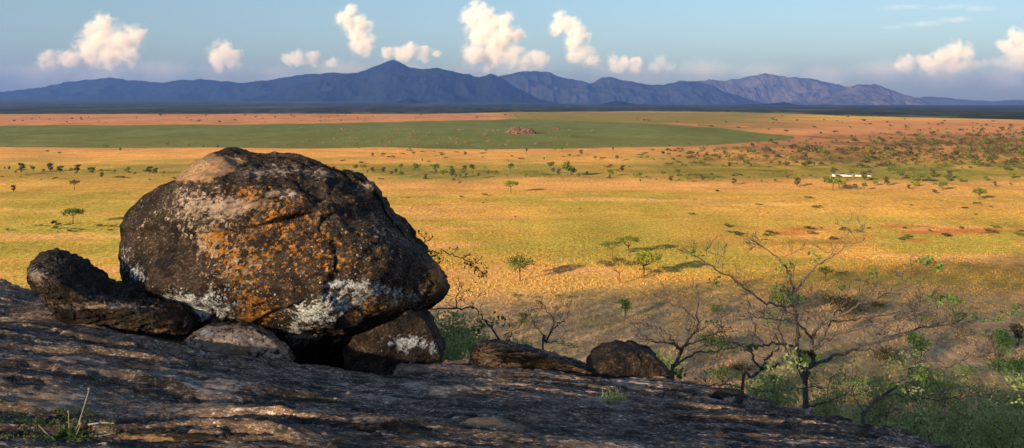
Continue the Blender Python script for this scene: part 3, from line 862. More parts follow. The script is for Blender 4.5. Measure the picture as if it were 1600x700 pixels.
tag(slab_rock('tilted_rock', [(42, 423, 432, 438), (50, 408, 428, 446), (60, 398, 428, 456), (76, 391, 434, 478), (92, 389, 441, 496), (110, 395, 452, 508), (125, 403, 462, 512), (140, 413, 470, 515), (172, 433, 480, 522), (205, 446, 487, 528), (250, 463, 495, 538), (285, 480, 503, 543), (302, 500, 512, 538)],
    8.3, 0.40, M_ROCK, seed=14, rough=0.026, undercut=0.42, base_worn=0.40, lich=[(1, 250, 480, 14, 8, .6), (2, 120, 420, 40, 20, .3), (0, 290, 505, 14, 16, .6)],
    worn=[(1, 255, 518, 50, 16, .6), (0, 60, 430, 20, 12, .7), (0, 160, 478, 90, 6, .7), (1, 200, 508, 40, 10, .3)]),
    'long dark rock slab tilted up against the huge boulder, its tip in the air', 'rock')
tag(traced_rock('wedge_rock', [(300, 528), (318, 517), (345, 515), (372, 517), (395, 522), (420, 535), (440, 550), (455, 566), (450, 574), (420, 570), (380, 566), (335, 556), (305, 548)], 8.15, 0.38, M_ROCK, sub=6, seed=23,
    c=(375, 545), facets=9, rough=0.04, box=3.2, fit=(1.04, 0, -3), planes=[(0.35, -0.5, 0.8, 0.5), (0.1, -1, 0.0, 0.65)], base_worn=0.62, base_bare=0.15, lich=[(0, 325, 520, 26, 10, .8), (0, 390, 528, 40, 10, .6), (2, 360, 535, 60, 20, .5)], worn=[(0, 360, 540, 70, 22, .75)]),
    'small pale lichen-crusted rock wedged under the front of the huge boulder', 'rock')
tag(traced_rock('prop_rock', [(535, 545), (560, 520), (600, 498), (640, 484), (662, 488), (674, 505), (682, 522), (690, 545), (688, 563), (670, 578), (640, 588), (605, 592), (575, 585), (545, 570)], 8.95, 0.6, M_ROCK, sub=6, seed=31,
    c=(620, 540), facets=12, rough=0.045, box=3.6, planes=[(0.25, -1, 0.1, 0.62), (-0.6, -1, 0.3, 0.7)], base_worn=0.32, lich=[(0, 635, 535, 42, 16, .85), (0, 640, 565, 30, 14, .45), (0, 680, 545, 12, 16, .5)], worn=[(1, 610, 568, 35, 14, .32)]),
    'dark rock with a pale blue lichen patch propping up the right end of the boulder', 'rock')
tag(traced_rock('gap_filler_rock', [(270, 520), (290, 490), (400, 480), (560, 480), (620, 500), (640, 540), (620, 580), (560, 590), (420, 592), (300, 575)], 10.0, 0.6, M_ROCK, sub=5, seed=37, facets=8, rough=0.03, base_worn=0.2),  # added behind the gaps so no bright background shows through
    'rock added to close the gap in the dark cavity under the huge boulder', 'rock')
tag(slab_rock('ledge_rock', [(733, 560, 566, 575), (738, 546, 552, 580), (748, 536, 544, 586), (770, 533, 542, 590), (810, 538, 547, 594), (850, 548, 556, 602), (890, 561, 570, 610), (925, 574, 582, 615), (950, 588, 594, 616)],
    8.45, 0.36, M_LEDGE, seed=42, rough=0.028, base_worn=0.50, base_bare=0.12, worn=[(1, 850, 588, 90, 12, .75), (1, 790, 574, 50, 14, .45), (0, 830, 553, 90, 5, .25)]),
    'long low brown ledge rock with a flat black top at the slab edge', 'rock')
tag(traced_rock('dome_rock', [(918, 566), (930, 553), (946, 542), (968, 538), (990, 538), (1008, 545), (1022, 556), (1036, 572), (1050, 588), (1055, 604), (1020, 606), (960, 600), (922, 588)], 8.6, 0.45, M_ROCK, sub=6, seed=55,
    c=(985, 574), facets=12, rough=0.04, box=3.4, base_worn=0.30, base_l=(-0.15, -0.05, 0.12), worn=[(1, 990, 585, 40, 12, .25)]),
    'small rounded dark rock standing alone on the slab edge beside the ledge', 'rock')
tag(traced_rock('block_rock', [(1105, 622), (1120, 612), (1145, 613), (1162, 614), (1170, 622), (1172, 640), (1160, 650), (1125, 646), (1106, 638)], 7.55, 0.22, M_LEDGE, sub=5, seed=61,
    c=(1139, 631), facets=8, rough=0.04, base_worn=0.4, lich=[(0, 1167, 637, 8, 10, .9), (2, 1140, 625, 16, 10, .6)]),
    'knobbly little rock with a white lichen tip at the slab rim', 'rock')
tag(slab_rock('front_ledge', [(176, 690, 696, 720), (182, 677, 683, 760), (200, 671, 678, 765), (250, 667, 677, 770), (320, 662, 682, 770), (430, 656, 690, 770), (520, 652, 686, 765), (600, 650, 680, 760), (650, 652, 674, 750), (680, 664, 680, 730), (692, 680, 690, 710)],
    4.62, 0.2, M_LEDGE, seed=77, rough=0.022, undercut=0.1, base_worn=0.40, base_bare=-0.15, worn=[(1, 240, 690, 70, 14, .8), (1, 190, 680, 14, 8, .6), (0, 330, 666, 160, 5, .6), (0, 600, 655, 60, 5, .7), (1, 560, 668, 100, 6, .2)]),
    'broken slab ledge with a tan front face at the very bottom of the view', 'rock')
tag(traced_rock('flat_rock', [(694, 692), (708, 680), (735, 672), (775, 671), (805, 676), (828, 684), (838, 694), (830, 715), (780, 735), (715, 735), (694, 715)], 4.55, 0.28, M_LEDGE, sub=6, seed=83,
    c=(766, 700), facets=7, rough=0.03, box=3.2, base_worn=0.75, base_bare=0.45, worn=[(1, 770, 690, 80, 16, .85)]),
    'flat pale tan stone bedded in the dark slab beside the broken ledge', 'rock')

# ------------------------------------------------------------------ foliage helpers
def leaf_quads(centers, normals_rand, size, rs, aspect=0.6):
    """random oriented quads"""
    n = len(centers)
    a = rs.normal(size=(n, 3)); a /= np.linalg.norm(a, axis=1)[:, None]
    if normals_rand is not None:
        a = a * (1 - normals_rand) + np.array([0, 0, 1.0]) * 0  # unused tilt
        a /= np.linalg.norm(a, axis=1)[:, None]
    b = rs.normal(size=(n, 3)); b -= (b * a).sum(1)[:, None] * a; b /= np.linalg.norm(b, axis=1)[:, None]
    c = np.cross(a, b)
    s = (size * rs.uniform(0.6, 1.35, n))[:, None]
    v = np.stack([centers - b * s * 0.5, centers + c * s * aspect * 0.5, centers + b * s * 0.5, centers - c * s * aspect * 0.5], 1).reshape(-1, 3)
    f = np.arange(4 * n).reshape(n, 4)
    return v, f

def tint4(n, rs, lo=0, hi=1):
    t = np.repeat(rs.uniform(lo, hi, n), 4)
    return np.stack([t, t, t, np.ones_like(t)], -1)

class Tubes:
    def __init__(s): s.v = []; s.f = []; s.n = 0
    def add(s, pts, rad, sides=5):
        pts = np.asarray(pts, float); rad = np.asarray(rad, float)
        m = len(pts)
        t = np.gradient(pts, axis=0); t /= np.maximum(np.linalg.norm(t, axis=1), 1e-9)[:, None]
        up = np.array([0.31, 0.17, 0.93])
        a = np.cross(t, up); a /= np.maximum(np.linalg.norm(a, axis=1), 1e-6)[:, None]
        b = np.cross(t, a)
        ang = np.arange(sides) / sides * 2 * math.pi
        ring = pts[:, None] + rad[:, None, None] * (a[:, None] * np.cos(ang)[None, :, None] + b[:, None] * np.sin(ang)[None, :, None])
        idx = s.n + np.arange(m * sides).reshape(m, sides)
        j = np.roll(idx, -1, 1)
        s.f.append(np.stack([idx[:-1], j[:-1], j[1:], idx[1:]], -1).reshape(-1, 4))
        s.v.append(ring.reshape(-1, 3)); s.n += m * sides
    def build(s, name, mat, parent=None, origin=None):
        v = np.concatenate(s.v); f = np.concatenate(s.f)
        if origin is not None: v = v - origin
        return mesh_np(name, v, f, mat, parent)

def smooth_path(p, n):
    """Catmull-Rom through points"""
    p = np.asarray(p, float)
    if len(p) == 2: p = np.stack([p[0], 0.5 * (p[0] + p[1]), p[1]])
    e = np.concatenate([2 * p[:1] - p[1:2], p, 2 * p[-1:] - p[-2:-1]])
    out = []
    seg = len(p) - 1
    for t in np.linspace(0, seg - 1e-6, n):
        i = int(t); u = t - i
        a, b, c, d = e[i], e[i + 1], e[i + 2], e[i + 3]
        out.append(0.5 * (2 * b + (c - a) * u + (2 * a - 5 * b + 4 * c - d) * u * u + (3 * b - a - 3 * c + d) * u ** 3))
    return np.array(out)

# ------------------------------------------------------------------ trees of the plain (prototypes, metres)
def crown_points(blobs, n, rs, shell=0.55):
    vol = np.array([b[3] * b[4] * b[5] for b in blobs]) ** (2 / 3); pick = rs.choice(len(blobs), n, p=vol / vol.sum())
    d = rs.normal(size=(n, 3)); d /= np.linalg.norm(d, axis=1)[:, None]
    r = (shell + (1 - shell) * rs.uniform(0, 1, n)) * rs.uniform(0.75, 1.08, n)
    B = np.array(blobs)[pick]
    return B[:, :3] + d * r[:, None] * B[:, 3:6]

def acacia(name, H, Wd, seed, mat=None, flat=0.16, n=900, leaf=0.34, trunk=0.19, lean=0.0, layers=1, trunkmat=None, droop=0.0, crown_low=None):
    rs = np.random.default_rng(seed)
    root = empty(name, (0, 0, 0))
    tb = Tubes()
    top = H * (1 - flat * 0.8)
    fork = H * rs.uniform(0.40, 0.52)
    pf = np.array([lean * fork * 0.6, rs.normal() * 0.1, fork])
    tb.add(smooth_path([(0, 0, -0.3), (lean * fork * 0.2, 0, fork * 0.4), pf], 7), np.linspace(trunk * 1.25, trunk * 0.8, 7), 6)
    blobs = []
    nb = 6 if layers == 1 else 8
    for i in range(nb):
        a = i / nb * 2 * math.pi + rs.uniform(-0.4, 0.4)
        rr = Wd * 0.5 * rs.uniform(0.42, 0.92)
        lay = (i % layers) / max(1, layers)
        z = top - lay * H * 0.22 + rs.normal() * H * 0.025 - droop * (rr / Wd) * H
        e = np.array([lean * H + rr * math.cos(a), rr * math.sin(a), z])
        tb.add(smooth_path([pf, pf * 0.55 + e * 0.45 + np.array([0, 0, -H * 0.03]), e], 6), np.linspace(trunk * 0.55, trunk * 0.12, 6), 4)
        blobs.append((*e, Wd * rs.uniform(0.19, 0.28), Wd * rs.uniform(0.19, 0.28), H * flat * rs.uniform(0.45, 0.75)))
    blobs.append((lean * H, 0, top + H * flat * 0.25, Wd * 0.3, Wd * 0.3, H * flat * 0.6))
    tb.build('trunk', trunkmat or M_BARK_RED, root)
    c = crown_points(blobs, n, rs, 0.35)
    v, f = leaf_quads(c, None, leaf, rs, 0.8)
    mesh_np('crown', v, f, mat or M_ACACIA, root, smooth=False, colors={'tint': tint4(n, rs)})
    return root

def bushtree(name, H, Wd, seed, mat=None, n=420, leaf=0.42, trunk=True, single=False, base=0.0):
    """rounded small tree or bush"""
    rs = np.random.default_rng(seed)
    blobs = []
    for i in range(7):
        a = rs.uniform(0, 2 * math.pi); rr = Wd * 0.5 * rs.uniform(0.1, 0.62)
        blobs.append((rr * math.cos(a), rr * math.sin(a), H * rs.uniform(0.35 + base, 0.82), Wd * rs.uniform(0.16, 0.3), Wd * rs.uniform(0.16, 0.3), H * rs.uniform(0.14, 0.26)))
    c = crown_points(blobs, n, rs, 0.4)
    c[:, 2] = np.abs(c[:, 2])
    v, f = leaf_quads(c, None, leaf, rs, 0.85)
    if single:
        return mesh_np(name, v, f, mat or M_SCRUB, smooth=False, colors={'tint': tint4(n, rs)})
    root = empty(name, (0, 0, 0))
    tb = Tubes()
    for i in range(3):
        e = np.array(blobs[i][:3])
        tb.add(smooth_path([(0.05 * i, 0, -0.2), e * 0.5 + np.array([0.1, 0, 0]), e], 6), np.linspace(H * 0.026, H * 0.008, 6), 5)
    tb.build('trunk', M_BARK, root)
    mesh_np('crown', v, f, mat or M_ACACIA, root, smooth=False, colors={'tint': tint4(n, rs)})
    return root

USED = set()
def place(proto, px, row, hpx, native_h, label, cat, group=None, rz=None, widen=1.0):
    p = on_ground(px, row)
    d = p[1]
    s = hpx / F * d / native_h
    rz = random.uniform(0, 6.28) if rz is None else rz
    if proto.name not in USED:
        USED.add(proto.name); o = proto
        o.location = p; o.rotation_euler = (0, 0, rz); o.scale = (s * widen, s * widen, s)
    else:
        o = dup(proto, p, rz, (s * widen, s * widen, s))
    return tag(o, label, cat, group, 'thing')

added_leaf_screen()
# --- the named acacias on the golden field
place(acacia('acacia_tree', 6, 6.2, 101, flat=0.34, n=900, leaf=0.36, layers=2), 812, 439, 43, 6, 'round-crowned green acacia standing alone right of the huge boulder', 'tree', rz=0)
place(acacia('acacia_tree', 6, 9.6, 102, mat=M_ACACIA_DRY, flat=0.15, n=1000, leaf=0.32, lean=-0.05, droop=0.22), 968, 444, 41, 6, 'brownish umbrella acacia in front of the four, near the shade', 'tree', rz=0)
place(acacia('acacia_tree', 6, 6.4, 103, flat=0.30, n=1000, leaf=0.34, lean=0.06, layers=2, mat=M_ACACIA_YEL), 1005, 435, 45, 6, 'bright green leaning acacia, rightmost of the four standing together', 'tree', rz=0)
place(acacia('acacia_tree', 5, 8.0, 104, flat=0.16, n=700, leaf=0.32, layers=3), 956, 402, 26, 5, 'acacia with thin flat layers, leftmost of the four standing together', 'tree', rz=0)
place(acacia('acacia_tree', 5, 6.4, 105, flat=0.13, n=560, leaf=0.32, layers=2), 982, 400, 31, 5, 'flat-topped acacia at the back of the four standing together', 'tree', rz=0)
place(acacia('acacia_tree', 5, 8.4, 106, flat=0.34, n=800, leaf=0.42), 114, 350, 26, 5, 'dome-shaped acacia alone on the grass left of the huge boulder', 'tree', rz=0)
place(acacia('acacia_tree', 5, 5.6, 107, flat=0.3, n=500, leaf=0.5, layers=2, mat=M_ACACIA_YEL), 798, 301, 20, 5, 'bright green little acacia alone on the clean orange grass', 'tree', rz=0)
place(bushtree('shade_tree', 6, 8.2, 108, n=900, leaf=0.55), 886, 275, 24, 6, 'biggest dark round tree on the streambed behind the orange grass', 'tree')
place(acacia('shade_tree', 5, 12, 109, flat=0.5, n=800, leaf=0.6), 1440, 284, 14, 5, 'wide dark umbrella tree beside the white roofs', 'tree')
place(bushtree('yellow_bush', 3, 8, 110, mat=M_ACACIA_YEL, n=300, leaf=0.6, single=True), 1429, 291, 9, 3, 'bright yellow-green bush below the wide dark umbrella tree', 'bush')
place(acacia('acacia_tree', 5, 7, 111, flat=0.4, n=500, leaf=0.5), 1472, 298, 16, 5, 'green flat-topped tree at the edge of the golden grass, right of the yellow bush', 'tree')
place(bushtree('round_bush', 3, 6, 112, n=300, leaf=0.5, single=True), 1462, 302, 7, 3, 'low dark bush in front of the green flat-topped tree', 'bush')
place(bushtree('bushy_tree', 5, 5, 113, mat=M_SCRUB, n=360, leaf=0.5), 1386, 290, 15, 5, 'square brownish tree between the white roofs and the yellow bush', 'tree')
place(bushtree('bushy_tree', 5, 7.4, 114, n=500, leaf=0.5), 1407, 280, 15, 5, 'leafy green tree just right of the white roofs', 'tree')
place(bushtree('round_bush', 3, 6, 115, n=300, leaf=0.5, single=True), 1358, 271, 7, 3, 'dark round bush directly behind the white roofs', 'bush')
place(bushtree('bushy_tree', 5, 3.4, 116, mat=M_SCRUB, n=300, leaf=0.5), 1301, 275, 15, 5, 'brown narrow tree at the left end of the white roofs', 'tree')
place(acacia('acacia_tree', 5, 4.6, 117, flat=0.3, n=300, leaf=0.5, mat=M_ACACIA_DRY), 116, 297, 17, 5, 'small thin tree alone on the yellow grass far left', 'tree')
place(bushtree('round_bush', 3, 4, 118, n=300, leaf=0.4, mat=M_SCRUB, single=True), 84, 353, 10, 3, 'brown bush beside the dome-shaped acacia', 'bush')
place(acacia('acacia_tree', 4, 5, 119, flat=0.3, n=420, leaf=0.3), 1290, 440, 24, 4, 'flat green acacia crown behind the bare tree at the shade edge', 'tree', rz=0)
place(acacia('acacia_sapling', 3, 3, 120, flat=0.3, n=260, leaf=0.22, mat=M_ACACIA_DRY, trunk=.05), 809, 474, 16, 3, 'sapling below the round-crowned acacia, at the shade edge', 'tree')
place(acacia('acacia_sapling', 3, 4, 121, flat=0.4, n=260, leaf=0.22, mat=M_ACACIA_DRY, trunk=.05), 874, 471, 13, 3, 'sapling below the brown umbrella acacia, at the shade edge', 'tree')

# --- shrubs in the shaded grass
SH = [(825, 509, 19, 1.5, 'dark green round bush alone in shaded grass behind the brown ledge', M_LEAF),
      (975, 498, 29, 0.72, 'tall narrow dark green bush alone in the shaded grass', M_LEAF),
      (1228, 490, 46, 0.9, 'green-topped tree bush seen through the branches of the bare tree', M_LEAF),
      (1316, 490, 30, 3.2, 'long dark thicket bush in the shaded grass behind the bare tree', M_SCRUB),
      (1378, 489, 18, 1.6, 'brownish bush at the end of the long dark thicket', M_SCRUB),
      (1121, 492, 17, 1.3, 'small dark bush in shaded grass left of the bare tree', M_LEAF),
      (1118, 558, 30, 2.0, 'dark green bush low behind the left bare tree', M_LEAF),
      (1434, 572, 50, 0.75, 'upright dark green bush in the shaded grass right of the bare tree', M_LEAF),
      (1372, 572, 28, 2.0, 'brown-green low bush behind the right branches of the bare tree', M_SCRUB),
      (1556, 560, 44, 1.0, 'dense green bush at the edge of the earth bank, far right', M_LEAF),
      (1588, 540, 32, 0.55, 'thin small tree above the dense green bush, far right', M_SCRUB),
      (1210, 515, 24, 1.3, 'pale green bush among the left limbs of the bare tree', M_LEAF_PALE),
      (1130, 600, 28, 1.6, 'green bush just behind the left bare tree trunk', M_LEAF),
      (1040, 590, 40, 1.2, 'green bush behind the small rounded rock', M_LEAF_PALE),
      (1500, 590, 22, 2.4, 'wide low green bush above the feathery bushes', M_LEAF_PALE),
      (1260, 590, 36, 1.6, 'olive bush behind the bare tree trunk', M_LEAF),
      (1160, 585, 20, 1.8, 'grey-green bush left of the bare tree trunk', M_SCRUB),
      (1330, 620, 30, 1.6, 'olive green bush right of the bare tree trunk', M_LEAF_PALE),
      (1400, 640, 40, 1.6, 'green bush low on the slope behind the slim curving tree', M_LEAF), (1190, 625, 36, 1.6, 'fresh green bush at the slab rim left of the bare tree trunk', M_LEAF_PALE), (1580, 600, 40, 1.8, 'broad green bush below the dense green one, far right', M_LEAF), (1470, 630, 36, 2.0, 'broad pale green bush behind the tall feathery one', M_LEAF_PALE)]
for i, (px, row, h, wr, lab, m) in enumerate(SH):
    pr = bushtree('shaded_bush', 2.4, 3.3 * wr, 200 + i, mat=m, n=int(520 * max(1, wr)), leaf=0.17)
    place(pr, px, row, h * 1.15, 2.4, lab, 'bush', rz=0)

# --- trees along the streambed and the thin lines of bush
PT = [acacia('plain_tree', 5, 5.4, 301, flat=0.45, n=300, leaf=0.6), bushtree('plain_tree', 5, 6, 302, n=300, leaf=0.65), bushtree('plain_tree', 5, 4.4, 303, n=280, leaf=0.6, mat=M_SCRUB),
      acacia('plain_tree', 5, 7, 304, flat=0.35, n=300, leaf=0.6), bushtree('plain_tree', 5, 6, 305, n=280, leaf=0.6, mat=M_ACACIA_YEL)]
STREAM = [(554, 267, 8, 1), (568, 267, 9, 0), (582, 270, 8, 2), (599, 270, 8, 2), (628, 277, 8, 1), (652, 271, 13, 1), (679, 272, 13, 1), (692, 275, 11, 4), (707, 278, 13, 2), (738, 270, 11, 1), (745, 279, 11, 4),
          (723, 272, 9, 4), (797, 270, 12, 1), (820, 277, 8, 4), (836, 273, 7, 4), (859, 265, 10, 1), (965, 252, 8, 1), (972, 269, 10, 2), (612, 274, 6, 2), (760, 272, 8, 4), (775, 274, 6, 1), (850, 278, 6, 4), (905, 278, 6, 1), (665, 279, 6, 2), (718, 278, 7, 4),
          (34, 268, 12, 2), (52, 269, 8, 1), (78, 269, 13, 2), (94, 270, 10, 2), (121, 270, 12, 2), (140, 269, 6, 1), (159, 278, 8, 2), (200, 270, 10, 4), (233, 272, 11, 2), (243, 272, 9, 2), (21, 300, 10, 2), (110, 270, 6, 1), (180, 271, 5, 1),
          (1168, 262, 10, 1), (1140, 262, 8, 2), (1246, 292, 13, 2), (1367, 290, 9, 4), (1350, 297, 10, 1), (1336, 296, 8, 2), (1301, 298, 20, 0), (1390, 272, 8, 1), (1458, 276, 10, 2), (1484, 280, 13, 2), (1581, 279, 12, 4), (1530, 312, 16, 0), (1147, 289, 9, 2),
          (1170, 281, 5, 1), (1350, 283, 14, 2), (1316, 292, 10, 4), (1500, 285, 10, 4), (1540, 283, 7, 1), (1420, 296, 7, 2), (1210, 285, 6, 4), (1190, 286, 6, 4), (1060, 275, 9, 1), (1075, 285, 9, 4), (1048, 284, 8, 2), (1098, 283, 7, 2), (1112, 277, 6, 1), (1555, 292, 8, 2)]
for i in range(70):
    px = random.choice([random.uniform(520, 1000), random.uniform(1000, 1640), random.uniform(600, 1640), random.uniform(-20, 260)])
    base = float(np.interp(px, [0, 260, 540, 800, 1000, 1200, 1600], [269, 271, 270, 274, 276, 281, 284]))
    STREAM.append((px, base + random.gauss(0, 3.2), random.choice([4, 5, 6, 7, 9, 11]) * 0.8, random.choice([1, 1, 2, 2, 2, 4, 0])))
for px, row, h, k in STREAM:
    lab = ['spindly flat-topped tree along the green streambed', 'rounded dark green tree along the green streambed', 'brownish bushy tree along the green streambed', '', 'yellow-green bushy tree along the green streambed'][k]
    place(PT[k], px, row, h * 1.25, 5, lab, 'tree', 'trees along the streambed', widen=random.uniform(0.85, 1.2))
EDGE = [(165, 233, 8), (188, 236, 6), (93, 242, 5), (74, 239, 5), (261, 228, 5), (295, 230, 5), (318, 230, 4), (340, 231, 5), (908, 242, 9), (988, 229, 5), (759, 238, 6), (727, 243, 7), (691, 246, 7), (646, 243, 7), (582, 245, 7), (599, 245, 7), (868, 237, 7), (877, 237, 7), (823, 238, 7),
        (925, 233, 5), (958, 235, 6), (700, 232, 4), (640, 235, 5), (560, 233, 4), (530, 233, 4), (1020, 238, 6), (1060, 236, 6), (1012, 248, 6), (930, 249, 7), (890, 245, 5), (850, 250, 5), (800, 247, 5), (1090, 243, 7), (660, 252, 4), (1105, 230, 5), (1160, 235, 6), (1226, 222, 5), (1258, 228, 6)]
for px, row, h in EDGE:
    place(PT[random.choice([0, 2, 3])], px, row, h, 5, 'small dark tree on the orange grass below the green field', 'tree', 'trees below the green field')
place(bushtree('round_bush', 3, 5, 130, n=200, leaf=0.5, single=True), 488, 258, 8, 3, 'dome-shaped bush just behind the top of the huge boulder', 'bush')
place(bushtree('round_bush', 3, 5, 131, n=200, leaf=0.5, mat=M_ACACIA_YEL, single=True), 583, 288, 6, 3, 'light green bush right of the boulder top on the orange grass', 'bush')
place(bushtree('round_bush', 3, 6, 132, n=200, leaf=0.4, mat=M_SCRUB, single=True), 637, 312, 5, 3, 'low olive bush with a long shadow on the golden grass', 'bush')
place(bushtree('round_bush', 3, 4, 133, n=200, leaf=0.5, single=True), 708, 283, 5, 3, 'first of two green bushes in front of the stream trees', 'bush')
place(bushtree('round_bush', 3, 4, 134, n=200, leaf=0.5, single=True), 719, 288, 5, 3, 'second of two green bushes in front of the stream trees, the nearer', 'bush')

# --- scattered bushes: dense thicket on the right, dots elsewhere, dry tan trees on the green field
SC = [bushtree('scrub_bush', 3, 4.5 + k, 320 + k, mat=(M_SCRUB, M_ACACIA, M_SCRUB)[k], n=150, leaf=0.75, single=True) for k in range(3)]
def scatter(n, px0, px1, r0, r1, dens=None):
    out = []
    while len(out) < n:
        px = random.uniform(px0, px1); row = random.uniform(r0, r1)
        if dens is None or random.random() < dens(px, row): out.append((px, row))
    return out
def thick(px, row):
    a = np.interp(px, [1000, 1150, 1300, 1450, 1600], [0.12, 0.35, 0.6, 0.9, 1.0])
    cen = np.interp(px, [1000, 1300, 1600], [246, 240, 228]); w = np.interp(px, [1000, 1300, 1600], [12, 17, 26])
    return a * math.exp(-((row - cen) / w) ** 2)
for px, row in sorted(scatter(290, 1010, 1650, 196, 268, thick), key=lambda p: -p[1]):
    place(random.choice(SC), px, row, random.uniform(3.5, 9.0) * (0.6 + 0.4 * (row - 190) / 60), 3, 'scrub bush in the brown thicket on the far orange rise', 'bush', 'bushes of the brown thicket', widen=random.uniform(0.8, 1.5))
LOW = [bushtree('low_bush', 3, 4.5 + k, 350 + k, mat=(M_SCRUB, M_ACACIA, M_SCRUB)[k], n=150, leaf=0.75, single=True) for k in range(3)]
def thicket_mass():
    rs = np.random.default_rng(41); V = []; T = []
    for px, row in scatter(900, 1000, 1660, 196, 268, thick):
        p = on_ground(px, row); d = p[1]
        h = random.uniform(2.0, 5.0) / F * d; wd = h * random.uniform(0.8, 1.6)
        c = p + rs.normal(size=(26, 3)) * np.array([wd * 0.4, wd * 0.4, h * 0.25]) + np.array([0, 0, h * 0.5])
        v, f = leaf_quads(c, None, h * 0.42, rs, 0.85); V.append(v); T.append(tint4(26, rs))
    V = np.concatenate(V)
    tag(mesh_np('scrub_thicket', V, np.arange(len(V)).reshape(-1, 4), M_SCRUB, smooth=False, colors={'tint': np.concatenate(T)}), kind='stuff')
thicket_mass()
FAR = [bushtree('lone_bush', 3, 5, 330 + k, mat=(M_SCRUB, M_ACACIA)[k], n=110, leaf=0.9, single=True) for k in range(2)]
for px, row in scatter(60, 0, 820, 180, 192):
    if row > np.interp(px, [0, 420, 560, 800], [195, 192, 189, 184]): continue
    place(random.choice(FAR), px, row, random.uniform(1.6, 3.2), 3, 'dark dot of a bush on the pink strip beyond the green field', 'bush', 'bushes beyond the green field', widen=1.1)
for px, row in scatter(70, 800, 1600, 178, 206, lambda px, row: 0.3 + 0.7 * (px - 800) / 800):
    if row < np.interp(px, [800, 1250, 1330, 1600], [177, 180, 183, 190]): continue
    if px < 1240 and row > np.interp(px, [800, 1000, 1240], [184, 190, 210]): continue
    place(random.choice(FAR), px, row, random.uniform(1.8, 4.0), 3, 'lone bush on the far olive and orange plain below the woods', 'bush', 'bushes of the far plain', widen=random.uniform(1, 1.6))
TT = [bushtree('dry_tree', 4, 5, 340 + k, mat=M_TAN, n=90, leaf=0.9, single=True) for k in range(2)]
def tan_d(px, row): return math.exp(-((px - 660) / 170) ** 2) * (0.4 + 0.6 * (row - 203) / 27)
for px, row in scatter(130, 200, 960, 203, 230, tan_d):
    place(random.choice(TT), px, row, random.uniform(2.0, 5.0), 4, 'dry tan tree standing in the green field', 'tree', 'dry trees in the green field', widen=random.uniform(0.7, 1.3))
for px, row in scatter(45, 520, 1150, 236, 262):
    place(random.choice(LOW), px, row, random.uniform(1.5, 3.6), 3, 'low bush in the thin lines of scrub behind the streambed', 'bush', 'bushes behind the streambed', widen=random.uniform(1.2, 2.4))
for px, row in scatter(50, 0, 1600, 266, 282, lambda px, row: 1 if (px < 280 or px > 540) else 0):
    place(random.choice(LOW), px, row, random.uniform(1.5, 4.0), 3, 'low dark bush along the foot of the stream trees', 'bush', 'low bushes of the streambed', widen=random.uniform(1.2, 2.6))
for px, row in scatter(26, 1130, 1600, 355, 376, lambda px, row: 1):
    place(random.choice(LOW), px, row, random.uniform(3, 8), 3, 'dark low bush on the edge of the bare red earth', 'bush', 'bushes on the red earth', widen=random.uniform(1.0, 2.2))
for px, row in scatter(12, 0, 180, 352, 364) + scatter(16, 640, 1560, 300, 345):
    place(random.choice(LOW), px, row, random.uniform(2, 5), 3, 'low tussock bush on the open golden grass', 'bush', 'bushes of the golden grass', widen=random.uniform(1.2, 2.4))

# --- rocky outcrop on the green field
def outcrop():
    p = on_ground(813, 209)
    d = p[1]; s = d / F
    rs = np.random.default_rng(9)
    b = NB('outcrop_rock')
    n = b.noise(b.coord('Object'), 0.35, 6, 0.65)
    b.surf(b.mix(b.ss(n, 0.38, 0.62), (0.04, 0.024, 0.020), (0.13, 0.078, 0.056)), 0.95, b.bump(n, 0.9, 1.0), 0.05)
    v, f = ico(5)
    q = v * np.array([24 * s, 9 * s, 11 * s])
    prof = np.interp(v[:, 0], [-1, -0.7, -0.35, 0.0, 0.3, 0.7, 1], [0.5, 0.8, 1.05, 0.8, 0.9, 1.0, 0.5])
    q[:, 2] = np.maximum(q[:, 2], -0.5) * prof
    w1, w2, cv = worley(q / 3.2, 4)
    q += v * ((cv - 0.4) * 2.4 + 1.2 * fbm(q / 2.0, 3, 8))[:, None]
    o = mesh_np('rock_outcrop', q, f, b.m, loc=p, smooth=False)
    tag(o, 'reddish jagged rock outcrop rising from the middle of the green field', 'rock')
    p2 = on_ground(869, 202.5)
    v, f = ico(4)
    q = v * np.array([6 * s, 3 * s, 3 * s]); q += v * (1.2 * fbm(v * 3, 3, 9))[:, None]
    tag(mesh_np('rock_outcrop', q, f, b.m, loc=p2, smooth=False), 'tiny dark rock heap beside the jagged outcrop on the green field', 'rock')
outcrop()

